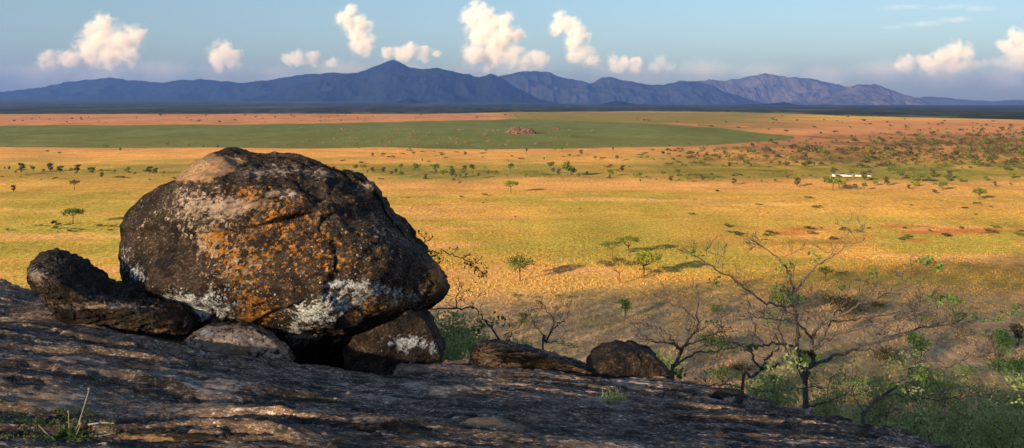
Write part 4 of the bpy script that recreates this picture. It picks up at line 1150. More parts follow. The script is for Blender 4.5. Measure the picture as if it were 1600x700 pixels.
# --- long white roofs by the streambed
def white_roofs():
    b = NB('white_roof'); b.surf((0.52, 0.51, 0.50), 0.6)
    b2 = NB('white_wall'); b2.surf((0.62, 0.58, 0.52), 0.9)
    for (x0, x1, hh, lab) in [(1300, 1331, 2.7, 'long white-roofed shed by the streambed, the longer and nearer the brown tree'), (1333, 1362, 2.0, 'white-roofed shed by the streambed, the lower one next to the green tree')]:
        p = on_ground(0.5 * (x0 + x1), 275.5)
        L = (x1 - x0) / F * p[1]; H = hh / F * p[1]; D = 5.0
        root = empty('shed', p)
        bm = bmesh.new()
        bmesh.ops.create_cube(bm, size=1.0, matrix=Matrix.Translation((0, D / 2, H * 0.25 - 0.1)) @ Matrix.Diagonal((L - 0.3, D - 0.3, H * 0.5 + 0.2, 1)))
        me = bpy.data.meshes.new('wall'); bm.to_mesh(me); bm.free(); me.materials.append(b2.m)
        o = bpy.data.objects.new('wall', me); COL.objects.link(o); o.parent = root
        n = 24; a = np.linspace(0, math.pi, n)
        xs = np.array([-L / 2, -L / 6, L / 6, L / 2])
        V = np.array([[x, D / 2 - (D / 2 + 0.1) * math.cos(t), H * 0.5 + H * 0.5 * math.sin(t) * (1 - 0.12 * (i % 2))] for i, x in enumerate(xs) for t in a])
        fs = grid_faces(4, n)
        o = mesh_np('roof', V, fs, b.m, root)
        sm = o.modifiers.new('thick', 'SOLIDIFY'); sm.thickness = 0.06
        tag(root, lab, 'shed')
white_roofs()

# ------------------------------------------------------------------ dry grass tussocks on the near plain
def tussocks():
    rs = np.random.default_rng(3)
    n = 120000
    # uniform over the ground between 100 and 420 m inside the view, denser near
    t = rs.uniform(0, 1, n)
    y = 100 + (430 - 100) * t ** 1.15
    x = rs.uniform(-0.60, 0.60, n) * y
    z = ground_h(x, y)
    col = soil_color(x, y)[:, :3]
    redm = (col[:, 0] / np.maximum(col[:, 1], 1e-3)) > 2.35
    clump = fbm(P3(x / 14, y / 14), 3, 33)
    keep = (~redm | (rs.uniform(0, 1, n) < 0.15)) & (rs.uniform(0, 1, n) < 0.55 + 1.2 * clump)
    x, y, z, col = x[keep], y[keep], z[keep], col[keep]
    n = len(x)
    nb = 7
    S = rs.uniform(0.22, 0.52, n) * np.interp(y, [100, 200, 300, 430], [0.85, 0.9, 0.7, 0.55])
    ang = rs.uniform(0, 2 * math.pi, (n, nb)); lean = rs.uniform(0.15, 0.75, (n, nb)); hh = rs.uniform(0.6, 1.1, (n, nb))
    cx, cy = np.cos(ang), np.sin(ang)
    base = np.stack([np.repeat(x[:, None], nb, 1) + 0.12 * S[:, None] * cx, np.repeat(y[:, None], nb, 1) + 0.12 * S[:, None] * cy, np.repeat(z[:, None], nb, 1) - 0.02], -1)
    wv = np.stack([-cy, cx, 0 * cx], -1) * (S[:, None] * 0.14)[..., None]
    tip = base + np.stack([cx * lean, cy * lean, hh], -1) * S[:, None, None]
    v = np.stack([base - wv, base + wv, tip], 2).reshape(-1, 3)
    f = np.arange(len(v)).reshape(-1, 3)
    g = col * rs.uniform(0.8, 1.3, n)[:, None] * np.array([1.08, 1.08, 1.0])
    c = np.repeat(np.concatenate([g, np.ones((n, 1))], 1), nb * 3, 0)
    b = NB('tussock')
    a = b.attr('soil').outputs['Color']
    d = b.n('ShaderNodeBsdfDiffuse'); b.put(d.inputs['Color'], a)
    tr = b.n('ShaderNodeBsdfTranslucent'); b.put(tr.inputs['Color'], a)
    m = b.n('ShaderNodeMixShader'); m.inputs[0].default_value = 0.3
    b.t.links.new(d.outputs[0], m.inputs[1]); b.t.links.new(tr.outputs[0], m.inputs[2]); b.t.links.new(m.outputs[0], b.out.inputs['Surface'])
    tag(mesh_np('dry_grass', v, f, b.m, smooth=False, colors={'soil': c}), kind='stuff')
tussocks()

# ------------------------------------------------------------------ bare trees on the slope
def limb_pts(lst, d0):
    return np.array([W(px, row, d0 + dy) for px, row, dy in lst])

def twigs(tb, path, r0, rs, n, length, depth, tips, spread=1.0, flat=0.45):
    m = len(path)
    for i in range(n):
        t = rs.uniform(0.22, 1.0) ** 0.8
        k = min(m - 2, int(t * (m - 1)))
        p = path[k] + (path[k + 1] - path[k]) * rs.uniform()
        dirn = path[k + 1] - path[k]; dirn = dirn / np.linalg.norm(dirn)
        side = rs.normal(size=3); side[2] = side[2] * flat + 0.22; side /= np.linalg.norm(side)
        d = dirn * rs.uniform(0.35, 1.0) + side * spread * rs.uniform(0.5, 1.0); d /= np.linalg.norm(d)
        L = length * rs.uniform(0.45, 1.2) * (1.15 - 0.4 * t)
        q = [p]
        steps = 5
        for s in range(steps):
            d = d + rs.normal(size=3) * 0.20 + np.array([0, 0, 0.05]); d /= np.linalg.norm(d)
            q.append(q[-1] + d * L / steps)
        q = np.array(q)
        rr = r0 * rs.uniform(0.3, 0.5) * (1 - 0.45 * t)
        tb.add(q, np.maximum(np.linspace(rr, rr * 0.35, len(q)), 0.0028), 4)
        if depth > 0: twigs(tb, q, rr, rs, max(2, int(n * 0.5)), length * 0.5, depth - 1, tips, spread, flat)
        else: tips.append(q[-1])

def leaf_cluster(centers, rad, n, size, rs):
    c = np.concatenate([np.asarray(p) + rs.normal(size=(n, 3)) * rad * np.array([1, 1, 0.55]) for p in centers])
    return leaf_quads(c, None, size, rs, 0.62) + (len(c),)

def bare_tree(label, base, d0, trunk, limbs, seed, twn=8, twl=0.55, leaves=(), tipleaf=0.0, rscale=0.78, leafsize=0.05, mat=None):
    rs = np.random.default_rng(seed)
    o = limb_pts([trunk[0][:3]], d0)[0]
    gz = float(ground_h(np.array([o[0]]), np.array([o[1]]))[0])
    origin = np.array([o[0], o[1], gz])
    root = empty('bare_tree', origin)
    tp = limb_pts([t[:3] for t in trunk], d0)
    tp = np.concatenate([[origin + np.array([0.02, 0, -0.25])], tp])
    tr = np.array([trunk[0][3] * 1.25] + [t[3] for t in trunk]) * d0 / F * rscale
    pth = smooth_path(tp, 16)
    tb = Tubes(); tb.add(pth, np.interp(np.linspace(0, 1, 16), np.linspace(0, 1, len(tr)), tr), 8)
    tb.build('trunk', mat or M_BARK, root, origin)
    tips = []
    for lb in limbs:
        pp = limb_pts([t[:3] for t in lb], d0)
        n = max(10, 5 * len(lb))
        pa = smooth_path(pp, n)
        pa[1:-1] += rs.normal(size=(n - 2, 3)) * 0.012
        r = np.interp(np.linspace(0, 1, n), np.linspace(0, 1, len(lb)), np.array([t[3] for t in lb]) * d0 / F) * rscale
        tb = Tubes(); tb.add(pa, r, 6)
        Lb = np.linalg.norm(np.diff(pa, axis=0), axis=1).sum()
        twigs(tb, pa, float(r.mean()), rs, max(4, int(0.95 * twn * Lb / 1.2)), twl, 2, tips)
        tb.build('limb', mat or M_BARK, root, origin)
    cs = [W(px, row, d0 + dy) for px, row, dy in leaves]
    if tipleaf and tips:
        k = rs.choice(len(tips), int(len(tips) * tipleaf), replace=False)
        cs2 = [tips[i] for i in k]
    else: cs2 = []
    V, Fc, n = [], [], 0
    if cs:
        v, f, c = leaf_cluster(cs, 0.06, 20, leafsize * 1.15, rs); V.append(v); Fc.append(f + n); n += len(v)
    if cs2:
        v, f, c = leaf_cluster(cs2, 0.05, 4, leafsize, rs); V.append(v); Fc.append(f + n); n += len(v)
    if V:
        V = np.concatenate(V) - origin; Fc = np.concatenate(Fc)
        mesh_np('foliage', V, Fc, M_LEAF, root, smooth=False, colors={'tint': tint4(len(Fc), rs)})
    tag(root, label, 'tree')
    return root

bare_tree('largest bare-branched grey tree spreading wide beyond the slab edge', None, 12.5,
    [(1258, 664, 0, 6.5), (1259, 630, 0, 5.6), (1258, 600, 0, 5.2), (1258, 588, 0, 5.2)],
    [[(1258, 590, 0, 4.5), (1250, 560, .1, 4.0), (1246, 520, .2, 3.6), (1243, 480, .3, 3.0), (1240, 455, .35, 2.6), (1228, 420, .4, 2.0), (1205, 395, .5, 1.5), (1168, 372, .6, .8)],
     [(1258, 592, 0, 5.0), (1266, 572, -.1, 4.6), (1272, 560, -.15, 4.3), (1268, 540, -.2, 4.0), (1276, 515, -.25, 3.2), (1295, 500, -.3, 2.8), (1330, 485, -.4, 2.3), (1362, 468, -.5, 1.9), (1400, 456, -.5, 1.4), (1435, 440, -.6, .9), (1456, 428, -.6, .6)],
     [(1241, 478, .3, 2.8), (1215, 478, .1, 2.4), (1185, 466, -.1, 2.2), (1150, 440, -.3, 1.8), (1118, 420, -.4, 1.4), (1095, 405, -.5, 1.0), (1078, 396, -.5, .6)],
     [(1240, 458, .35, 2.2), (1258, 436, .3, 1.8), (1275, 418, .3, 1.5), (1300, 400, .2, 1.2), (1328, 385, .2, .9), (1352, 372, .2, .5)],
     [(1268, 572, -.1, 4.0), (1300, 558, .2, 3.2), (1340, 545, .5, 2.6), (1385, 528, .7, 2.1), (1430, 514, .9, 1.7), (1480, 508, 1.0, 1.2), (1525, 500, 1.1, .8), (1560, 492, 1.2, .5)],
     [(1272, 545, -.2, 3.2), (1305, 525, -.5, 2.6), (1345, 512, -.8, 2.2), (1390, 500, -1.0, 1.8), (1430, 490, -1.1, 1.3), (1475, 478, -1.2, .8), (1500, 466, -1.2, .5)],
     [(1266, 556, -.1, 3.0), (1235, 540, -.5, 2.6), (1205, 538, -.7, 2.3), (1170, 541, -.9, 1.9), (1130, 533, -1.0, 1.5), (1100, 540, -1.1, 1.0), (1075, 547, -1.1, .6)],
     [(1270, 530, -.2, 2.6), (1250, 510, -.6, 2.0), (1225, 500, -.8, 1.6), (1195, 498, -1.0, 1.2), (1165, 490, -1.1, .8)],
     [(1290, 502, -.3, 2.0), (1330, 500, 0, 1.8), (1375, 494, .2, 1.5), (1420, 485, .3, 1.1), (1462, 474, .4, .7)],
     [(1258, 600, 0, 3.0), (1248, 575, .5, 2.4), (1228, 545, .8, 2.0), (1218, 510, 1.0, 1.6), (1225, 480, 1.1, 1.2), (1232, 450, 1.2, .8)],
     [(1340, 545, .5, 1.6), (1380, 548, .6, 1.4), (1430, 545, .8, 1.1), (1480, 530, .9, .8), (1520, 522, 1.0, .5)],
     [(1258, 640, 0, 2.0), (1275, 632, -.3, 1.6), (1295, 628, -.5, 1.0), (1310, 622, -.6, .6)],
     [(1268, 548, -.2, 2.2), (1288, 528, -.1, 1.8), (1300, 500, 0, 1.4), (1320, 470, .1, 1.0), (1330, 440, .2, .6)]],
    11, twn=5.5, twl=0.44, leaves=[(1085, 397, -.5), (1228, 414, .4), (1222, 420, .4), (1274, 402, .3), (1365, 424, .2), (1448, 405, -.6), (1452, 411, -.6), (1466, 417, -.6), (1486, 464, -1.2), (1494, 468, -1.2), (1478, 470, -1.2), (1458, 468, -1.2), (1502, 497, 1), (1530, 498, 1.1), (1556, 498, 1.2), (1578, 490, 1.2), (1586, 482, 1.2), (1118, 440, -.4), (1163, 540, -.9), (1172, 543, -.9), (1310, 452, .2), (1492, 492, .9), (1440, 498, .5)], tipleaf=0.006)
bare_tree('dense bare grey thorn tree behind the small rounded rock', None, 12.0,
    [(1050, 602, 0, 4.4), (1056, 570, 0, 4.0), (1066, 545, 0, 3.4)],
    [[(1066, 545, 0, 3.0), (1078, 528, 0, 2.6), (1090, 512, .1, 2.3), (1088, 490, .2, 1.7), (1092, 465, .2, 1.2), (1088, 445, .3, .7)],
     [(1066, 546, 0, 2.6), (1045, 535, -.2, 2.0), (1020, 532, -.3, 1.5), (1000, 520, -.3, 1.1), (985, 500, -.4, .6)],
     [(1064, 548, 0, 2.4), (1050, 530, .3, 2.0), (1035, 515, .4, 1.5), (1020, 508, .5, 1.0), (1000, 505, .5, .6)],
     [(1070, 540, 0, 2.2), (1095, 532, -.3, 1.8), (1120, 520, -.4, 1.2), (1140, 512, -.5, .7)],
     [(1058, 570, 0, 2.2), (1085, 552, .3, 1.8), (1120, 548, .5, 1.4), (1155, 540, .6, .8)],
     [(1086, 500, .1, 1.7), (1070, 485, .2, 1.4), (1050, 475, .3, 1.0), (1036, 452, .3, .5)]],
    12, twn=5, twl=0.32, leaves=[(1055, 583, -.2), (1060, 586, -.2), (1062, 580, -.2)], tipleaf=0.004)
bare_tree('dark twisted leafless shrub left of the largest bare tree', None, 11.0,
    [(1160, 610, 0, 4.0), (1175, 590, 0, 4.0), (1188, 578, 0, 3.6)],
    [[(1188, 578, 0, 3.2), (1176, 560, 0, 2.6), (1173, 540, .1, 2.0), (1180, 515, .2, 1.4), (1172, 490, .2, .8)],
     [(1188, 578, 0, 3.2), (1200, 560, 0, 2.8), (1212, 548, 0, 2.2), (1216, 530, .1, 1.6), (1205, 512, .2, 1.0)],
     [(1190, 577, 0, 2.8), (1210, 572, -.2, 2.4), (1225, 560, -.3, 1.8), (1235, 545, -.4, 1.2)],
     [(1165, 605, 0, 2.2), (1200, 610, -.3, 2.0), (1240, 608, -.4, 1.6), (1290, 605, -.5, 1.0)],
     [(1160, 608, 0, 2.2), (1130, 600, -.2, 1.6), (1095, 604, -.3, 1.0)]],
    13, twn=4, twl=0.26, rscale=0.65)
bare_tree('small leafless sapling behind the brown ledge rock', None, 14.0,
    [(848, 552, 0, 2.2), (853, 535, 0, 2.0), (860, 520, 0, 1.8)],
    [[(860, 520, 0, 1.6), (872, 508, 0, 1.3), (884, 498, .1, 1.0), (890, 485, .1, .6)],
     [(860, 520, 0, 1.6), (866, 505, .1, 1.2), (860, 490, .1, .9), (845, 480, .1, .5)],
     [(853, 536, 0, 1.2), (872, 535, -.1, .9), (895, 540, -.1, .6)], [(856, 530, 0, 1.2), (838, 510, 0, .9), (828, 490, 0, .5)]],
    14, twn=7, twl=0.30)
bare_tree('slim grey tree curving right out of the feathery bushes', None, 11.0,
    [(1348, 672, 0, 3.6), (1352, 645, 0, 3.2), (1375, 622, 0, 2.8), (1400, 605, 0, 2.6)],
    [[(1400, 605, 0, 2.4), (1418, 585, 0, 2.2), (1424, 568, 0, 1.7), (1440, 560, 0, 1.2), (1455, 540, .1, .7)],
     [(1418, 585, 0, 1.9), (1450, 578, .1, 1.6), (1490, 570, .2, 1.2), (1530, 555, .3, .9), (1570, 550, .4, .5)],
     [(1385, 616, 0, 1.8), (1420, 620, -.1, 1.5), (1470, 625, -.2, 1.2), (1530, 618, -.2, .7)],
     [(1352, 650, 0, 1.4), (1340, 630, .1, 1.1), (1325, 605, .2, .6)]],
    15, twn=8, twl=0.34, leaves=[(1437, 588, 0), (1442, 592, 0), (1515, 655, -.2), (1520, 660, -.2), (1540, 640, 0)], tipleaf=0.03)
bare_tree('leaning thin branch tree rising behind the right end of the boulder', None, 11.5,
    [(800, 560, 0, 2.4), (786, 540, 0, 2.2), (770, 515, 0, 1.9)],
    [[(770, 515, 0, 1.8), (758, 500, 0, 1.5), (745, 485, 0, 1.2), (738, 480, 0, 1.0), (736, 470, 0, .6)],
     [(740, 481, 0, 1.7), (715, 482, -.2, 1.6), (690, 483, -.3, 1.3), (660, 484, -.4, 1.0)],
     [(714, 482, -.2, 1.1), (714, 465, -.2, .9), (716, 450, -.2, .5)],
     [(786, 540, 0, 1.4), (800, 520, .1, 1.0), (815, 505, .1, .6)]],
    16, twn=6, twl=0.26, leaves=[(745, 512, .2), (775, 500, 0), (760, 505, .1)], tipleaf=0.04)
bare_tree('thorny twig with green tufts reaching out from behind the boulder', None, 10.8,
    [(600, 450, 0, 2.0), (630, 420, 0, 1.8), (650, 398, 0, 1.6)],
    [[(650, 398, 0, 1.6), (670, 394, 0, 1.4), (692, 392, 0, 1.3), (715, 400, 0, 1.1), (735, 410, 0, .9), (748, 422, 0, .7), (762, 432, 0, .4)],
     [(655, 398, 0, 1.2), (660, 385, 0, .9), (664, 375, 0, .5)]],
    17, twn=6, twl=0.14, leaves=[(672, 398, 0), (680, 400, 0), (688, 401, 0), (664, 396, 0), (742, 410, 0), (746, 418, 0), (755, 430, 0)], tipleaf=0.25, leafsize=0.035)

# ------------------------------------------------------------------ leafy bushes on the slope
def leafy_bush(label, px, row_top, d, wpx, hpx, seed, nst=16, nl=2600, mat=None, leaf=0.055):
    rs = np.random.default_rng(seed)
    x = (px - 800) / F * d
    gz = float(ground_h(np.array([x]), np.array([d]))[0])
    top = HC - (row_top - HZ) / F * d
    H = max(0.6, top - gz)
    Wd = wpx / F * d
    hv = min(H, hpx / F * d)          # the leafy part
    origin = np.array([x, d, gz])
    root = empty('leafy_bush', origin)
    tb = Tubes(); ends = []
    for i in range(nst):
        a = rs.uniform(0, 2 * math.pi); rr = Wd * 0.5 * math.sqrt(rs.uniform(0.02, 1))
        e = np.array([rr * math.cos(a), rr * math.sin(a) * 0.8, H * (1 - 0.30 * (2 * rr / Wd) ** 2) * rs.uniform(0.82, 1.0)])
        b0 = np.array([rs.normal() * 0.06, rs.normal() * 0.06, -0.1])
        m = b0 * 0.4 + e * 0.6 + np.array([-e[0] * 0.25, -e[1] * 0.25, 0.0]) + rs.normal(size=3) * 0.06
        pa = smooth_path([b0, m, e], 12)
        tb.add(pa, np.linspace(0.014, 0.004, 12), 5)
        tips = []
        twigs(tb, pa[5:], 0.008, rs, 5, 0.35 * H / 2.0, 1, tips, flat=0.5)
        ends += tips + [e]
    tb.build('branches', M_BARK, root)
    ends = np.array(ends)
    ends = ends[ends[:, 2] > H - hv * 1.05]
    k = rs.integers(0, len(ends), nl // 9)
    c = np.concatenate([ends[k] + rs.normal(size=(len(k), 3)) * np.array([0.085, 0.085, 0.055]) for _ in range(9)])
    v, f = leaf_quads(c, None, leaf, rs, 0.5)
    mesh_np('foliage', v, f, mat or M_LEAF_PALE, root, smooth=False, colors={'tint': tint4(len(f), rs)})
    tag(root, label, 'bush')
BUSH = [('pale feathery bush between the boulder end and the brown ledge', 720, 492, 12.0, 110, 95, 16, 3600),
        ('pale feathery bush directly behind the left tip of the brown ledge', 782, 505, 13.5, 90, 70, 12, 1700),
        ('fresh green bush low behind the prop rock at the right end of the boulder', 690, 515, 11.0, 70, 70, 12, 2600),
        ('fresh green bush between the leafless sapling and the brown ledge', 830, 530, 13.0, 60, 40, 9, 1200),
        ('bright green bush at the left edge of the tangled bushes', 1235, 645, 9.6, 80, 40, 12, 2600),
        ('low green bush between the small rounded rock and the knobbly rock', 1110, 602, 11.0, 90, 40, 10, 1500),
        ('leafy green bush growing at the foot of the largest bare tree, left side', 1195, 588, 10.2, 120, 80, 16, 3200),
        ('leafy green bush right behind the trunk of the largest bare tree', 1285, 590, 13.5, 110, 80, 12, 2000),
        ('feathery bush around the slim curving tree', 1380, 592, 12.5, 130, 110, 16, 2800),
        ('tall feathery green bush, the one right of the slim curving tree', 1480, 568, 12.0, 170, 130, 20, 4200),
        ('bright feathery bush beyond the tall one, below the upright dark bush', 1440, 562, 16.0, 120, 60, 14, 2400),
        ('dense feathery green bush in the bottom right corner', 1575, 572, 11.5, 170, 140, 20, 4600),
        ('low feathery bush at the bottom, in front of the tall feathery one', 1440, 640, 8.6, 130, 60, 14, 2200),
        ('low leafy bush in front of the corner bush, over the slab rim', 1560, 650, 8.6, 140, 60, 14, 2400)]
for i, (lab, px, rt, d, w_, h_, ns, nl) in enumerate(BUSH):
    leafy_bush(lab, px, rt, d, w_, h_, 400 + i, max(7, int(ns * 0.6)), int(nl * 0.85), leaf=0.04 if d < 10 else 0.055)

# ------------------------------------------------------------------ little things on the slab
def moss():
    rs = np.random.default_rng(21)
    n = 26000
    px = rs.normal(85, 55, n); row = rs.normal(684, 14, n)
    ok = (px > -30) & (px < 185) & (row > 654 + np.abs(px - 90) * 0.06) & (row < 725) & (fbm(P3(px / 22, row / 9), 3, 12) > 0.08)
    px, row = px[ok], row[ok]
    d = np.interp(row, [640, 700, 760], [5.3, 4.6, 4.05])
    x = (px - 800) / F * d
    z = slab_smooth(x[:, None], d[:, None])[:, 0] + slab_relief(x[:, None], d[:, None])[0][:, 0]
    c = np.stack([x, d, z + rs.uniform(0, 0.022, len(x))], -1)
    v, f = leaf_quads(c, None, 0.011, rs, 0.6)
    tag(mesh_np('moss', v, f, M_MOSS, smooth=False, colors={'tint': tint4(len(f), rs)}), kind='stuff')
moss()

def stalk_plant():
    rs = np.random.default_rng(22)
    d = 4.62
    x0 = (108 - 800) / F * d
    origin = np.array([x0, d, slab_z(x0, d) - 0.01])
    root = empty('dry_stalk_plant', origin)
    for pts, r in [([(106, 698, 0), (120, 670, 0), (130, 640, .03), (139, 610, .04)], 1.5), ([(108, 698, 0), (118, 682, -.03), (126, 664, -.05)], 1.4), ([(105, 694, 0), (108, 672, .02), (107, 645, .03)], 1.3),
                   ([(95, 694, 0), (76, 680, -.02), (60, 664, -.03)], 1.2), ([(98, 696, 0), (92, 688, -.02), (88, 678, -.02)], 1.2)]:
        pa = smooth_path([W(a, b, d + c) for a, b, c in pts], 10) - origin
        tb = Tubes(); tb.add(pa, np.linspace(r, r * 0.7, 10) * d / F, 6)
        if r > 1.25:
            tb.add([pa[-1], pa[-1] + np.array([0.0, 0, 0.006]), pa[-1] + np.array([0.002, 0, 0.014])], [0.004, 0.009, 0.002], 6)
        o = tb.build('stalk', M_STALK, root)
        a = o.data.color_attributes.new('tint', 'FLOAT_COLOR', 'POINT'); t = rs.uniform(0.3, 1.0)
        a.data.foreach_set('color', np.tile(np.array([t, t, t, 1], np.float32), len(o.data.vertices)))
    c = np.stack([rs.normal(0, 0.045, 160), rs.normal(0, 0.03, 160), np.abs(rs.normal(0.03, 0.025, 160))], -1)
    v, f = leaf_quads(c, None, 0.04, rs, 0.4)
    mesh_np('foliage', v, f, M_LEAF, root, smooth=False, colors={'tint': tint4(160, rs)})
    tag(root, 'dry pale stalks rising from a tuft of green leaves on the moss', 'plant')
stalk_plant()

def white_twigs():
    rs = np.random.default_rng(24)
    d = 4.65
    for k, (pts, lab) in enumerate([([(138, 681, 0), (146, 677, 0), (160, 680, 0), (178, 684, 0)], 'bleached white twig lying on the slab beside the moss'), ([(140, 686, -.06), (155, 691, -.06), (174, 692, -.06)], 'thin tan twig lying just below the bleached white twig')]):
        pp = []
        for px, row, dy in pts:
            y = d + dy; x = (px - 800) / F * y
            pp.append((x, y, slab_z(x, y) + 0.02))
        pp = np.array(pp); org = pp[0]
        tb = Tubes(); tb.add(smooth_path(pp - org, 12), np.linspace(0.006, 0.003, 12), 6)
        o = tb.build('twig', M_STALK); o.location = org
        a = o.data.color_attributes.new('tint', 'FLOAT_COLOR', 'POINT')
        a.data.foreach_set('color', np.tile(np.array([1, 1, 1, 1], np.float32) * (1.0 if k == 0 else 0.5), len(o.data.vertices)))
        tag(o, lab, 'twig')
white_twigs()

def slab_grass():
    rs = np.random.default_rng(25)
    d = 6.6; n = 130
    px = rs.normal(960, 9, n); row = 628 + rs.normal(0, 1.5, n)
    y = np.full(n, d) + rs.normal(0, 0.04, n); x = (px - 800) / F * y
    z = np.array([slab_z(a, b) for a, b in zip(x, y)])
    org = np.array([x.mean(), d, z.mean()])
    h = rs.uniform(0.03, 0.10, n); a = rs.uniform(0, 6.28, n)
    b0 = np.stack([x, y, z - 0.005], -1) - org
    t = b0 + np.stack([np.cos(a) * h * 0.6, np.sin(a) * h * 0.6, h], -1)
    w = np.stack([-np.sin(a), np.cos(a), 0 * a], -1) * 0.004
    v = np.stack([b0 - w, b0 + w, t + w * 0.2, t - w * 0.2], 1).reshape(-1, 3)
    tag(mesh_np('grass_tuft', v, np.arange(4 * n).reshape(n, 4), M_LEAF_PALE, smooth=False, colors={'tint': tint4(n, rs)}, loc=org), 'wispy green grass tuft growing from a crack in the slab', 'grass')
slab_grass()

def pebbles():
    rs = np.random.default_rng(26)
    P = [(285, 593, 5, 'rounded pale pebble lying alone on the open slab'), (545, 615, 7, 'angular pale stone on the slab below the dark cavity'), (312, 565, 6, 'pale stone resting against the foot of the wedged rock'), (205, 528, 8, 'brown stone at the foot of the tilted rock'), (235, 540, 6, 'small tan stone in the crack under the tilted rock'),
         (155, 668, 8, 'reddish stone at the edge of the moss'), (172, 671, 5, 'tiny tan stone next to the reddish stone by the moss'), (120, 690, 9, 'pinkish stone behind the dry stalks')]
    for k, (px, row, s, lab) in enumerate(P):
        d = 5.0
        for _ in range(12):
            x = (px - 800) / F * d
            z = slab_z(x, d)
            rr = HZ + (HC - z) / d * F
            d *= 1 + (rr - row) / 500.0
        v, f = ico(3)
        r = s * 0.5 * d / F
        q = v * r * np.array([1.2, 0.9, 0.7]); q = q * (1 + 0.25 * fbm(v * 1.7 + k, 2, 50 + k))[:, None]
        n = len(q)
        o = mesh_np('pebble', q, f, M_LEDGE, loc=(x, d, z + r * 0.35), colors={'worn': np.tile([0.9, 0.5, 0, 1.0], (n, 1)), 'lichen': np.tile([-0.4, -0.4, 0.2, 1.0], (n, 1))})
        tag(o, lab, 'stone')
pebbles()

# ------------------------------------------------------------------ haze
def haze():
    b = NB('haze')
    pv = b.n('ShaderNodeVolumePrincipled')
    pv.inputs['Color'].default_value = (0.20, 0.40, 1.0, 1)
    pv.inputs['Density'].default_value = HAZE
    pv.inputs['Anisotropy'].default_value = 0.5
    b.t.links.new(pv.outputs[0], b.out.inputs['Volume'])
    bm = bmesh.new()
    z0, z1 = -80.0, 1330.0
    bmesh.ops.create_cube(bm, size=1.0, matrix=Matrix.Translation((0, 0, (z0 + z1) / 2)) @ Matrix.Diagonal((80000, 80000, z1 - z0, 1)))
    me = bpy.data.meshes.new('haze'); bm.to_mesh(me); bm.free(); me.materials.append(b.m)
    o = bpy.data.objects.new('haze', me); COL.objects.link(o)
    tag(o, kind='stuff')
HAZE = 3.1e-5
haze()

# ------------------------------------------------------------------ clouds, lumpy volumes far beyond the mountains
def cloud(label, blobs, seed, D=46000.0, dens=0.0026, thin=1.0, soft=1.0, amp=0.9):
    """blobs: (px, row, radius px[, vertical squash])"""
    k = D / F
    pts = [(W(b[0], b[1], D), b[2] * k * 1.12, (b[3] if len(b) > 3 else 1.0)) for b in blobs]
    org = np.mean([p[0] for p in pts], 0)
    rs = np.random.default_rng(seed)
    bm = bmesh.new()
    loc = []
    for p, r, sq in pts:
        q = p - org + np.array([0, rs.normal() * r * 0.25, 0])
        loc.append((q, r, sq))
        bmesh.ops.create_icosphere(bm, subdivisions=3, radius=1.0, matrix=Matrix.Translation(q) @ Matrix.Diagonal((r * 1.3, r * 1.3, r * 1.3 * sq, 1)))
    me = bpy.data.meshes.new('cloud'); bm.to_mesh(me); bm.free()
    tmp = bpy.data.objects.new('cloud', me); COL.objects.link(tmp)
    md = tmp.modifiers.new('r', 'REMESH'); md.mode = 'VOXEL'; md.voxel_size = max(40.0, min(p[1] * p[2] for p in pts) * 0.22)
    dg = bpy.context.evaluated_depsgraph_get(); dg.update()
    me2 = bpy.data.meshes.new_from_object(tmp.evaluated_get(dg))
    tmp.modifiers.clear(); tmp.data = me2
    b = NB('cloud_vapour')
    v = b.coord('Object')
    f = None
    for q, r, sq in loc:
        vm = b.n('ShaderNodeVectorMath', operation='SUBTRACT'); b.put(vm.inputs[0], v); vm.inputs[1].default_value = q
        sm = b.n('ShaderNodeVectorMath', operation='MULTIPLY'); b.put(sm.inputs[0], vm.outputs[0]); sm.inputs[1].default_value = (1 / r, 1 / r, 1 / (r * sq))
        ln = b.n('ShaderNodeVectorMath', operation='LENGTH'); b.put(ln.inputs[0], sm.outputs[0])
        g = b.math('SUBTRACT', 1.0, ln.outputs['Value'])
        f = g if f is None else b.math('SMOOTH_MAX', f, g, 0.35)
    n = b.noise(v, 0.0019, 7, 0.62, 0.5)
    e = b.math('ADD', f, b.math('MULTIPLY', b.math('SUBTRACT', n, 0.49), amp * 3.4))
    den = b.ss(e, 0.0, soft, 0.0, dens * thin)
    pv = b.n('ShaderNodeVolumePrincipled')
    pv.inputs['Color'].default_value = (0.96, 0.89, 0.80, 1); pv.inputs['Anisotropy'].default_value = -0.2
    b.put(pv.inputs['Density'], den)
    b.t.links.new(pv.outputs[0], b.out.inputs['Volume'])
    me2.materials.clear(); me2.materials.append(b.m)
    tmp.location = org
    tag(tmp, label, 'cloud', 'clouds over the mountains', 'thing')
    return tmp
cloud('heaped cloud farthest to the left, with a long low tail', [(160, 42, 20), (150, 62, 26), (190, 62, 24), (215, 58, 16), (135, 82, 22), (170, 86, 26), (200, 84, 20), (100, 92, 14), (75, 95, 16), (110, 94, 16), (154, 30, 9)], 1)
cloud('small ragged pinkish cloud, second from the left', [(350, 74, 13), (342, 88, 18), (360, 92, 17), (345, 104, 10)], 2, thin=0.6, soft=0.6)
cloud('low flat cloud puff right of the ragged pinkish one', [(448, 92, 10), (466, 89, 12), (486, 91, 12), (470, 96, 14, .5)], 3, thin=0.6, soft=0.6)
cloud('tiny round cloud puff below the tall narrow cloud', [(521, 97, 9), (514, 98, 6)], 4, thin=0.6, soft=0.6)
cloud('tall narrow leaning tower of cloud left of the peak', [(550, 18, 12), (545, 32, 18), (562, 38, 17), (562, 55, 18), (566, 72, 18), (540, 30, 12), (575, 66, 12)], 5)
cloud('low broken row of cloud just over the highest peak', [(606, 84, 10), (622, 80, 10), (640, 79, 13), (660, 84, 12), (680, 85, 9, .7), (630, 86, 16, .5)], 6, thin=0.7, soft=0.5)
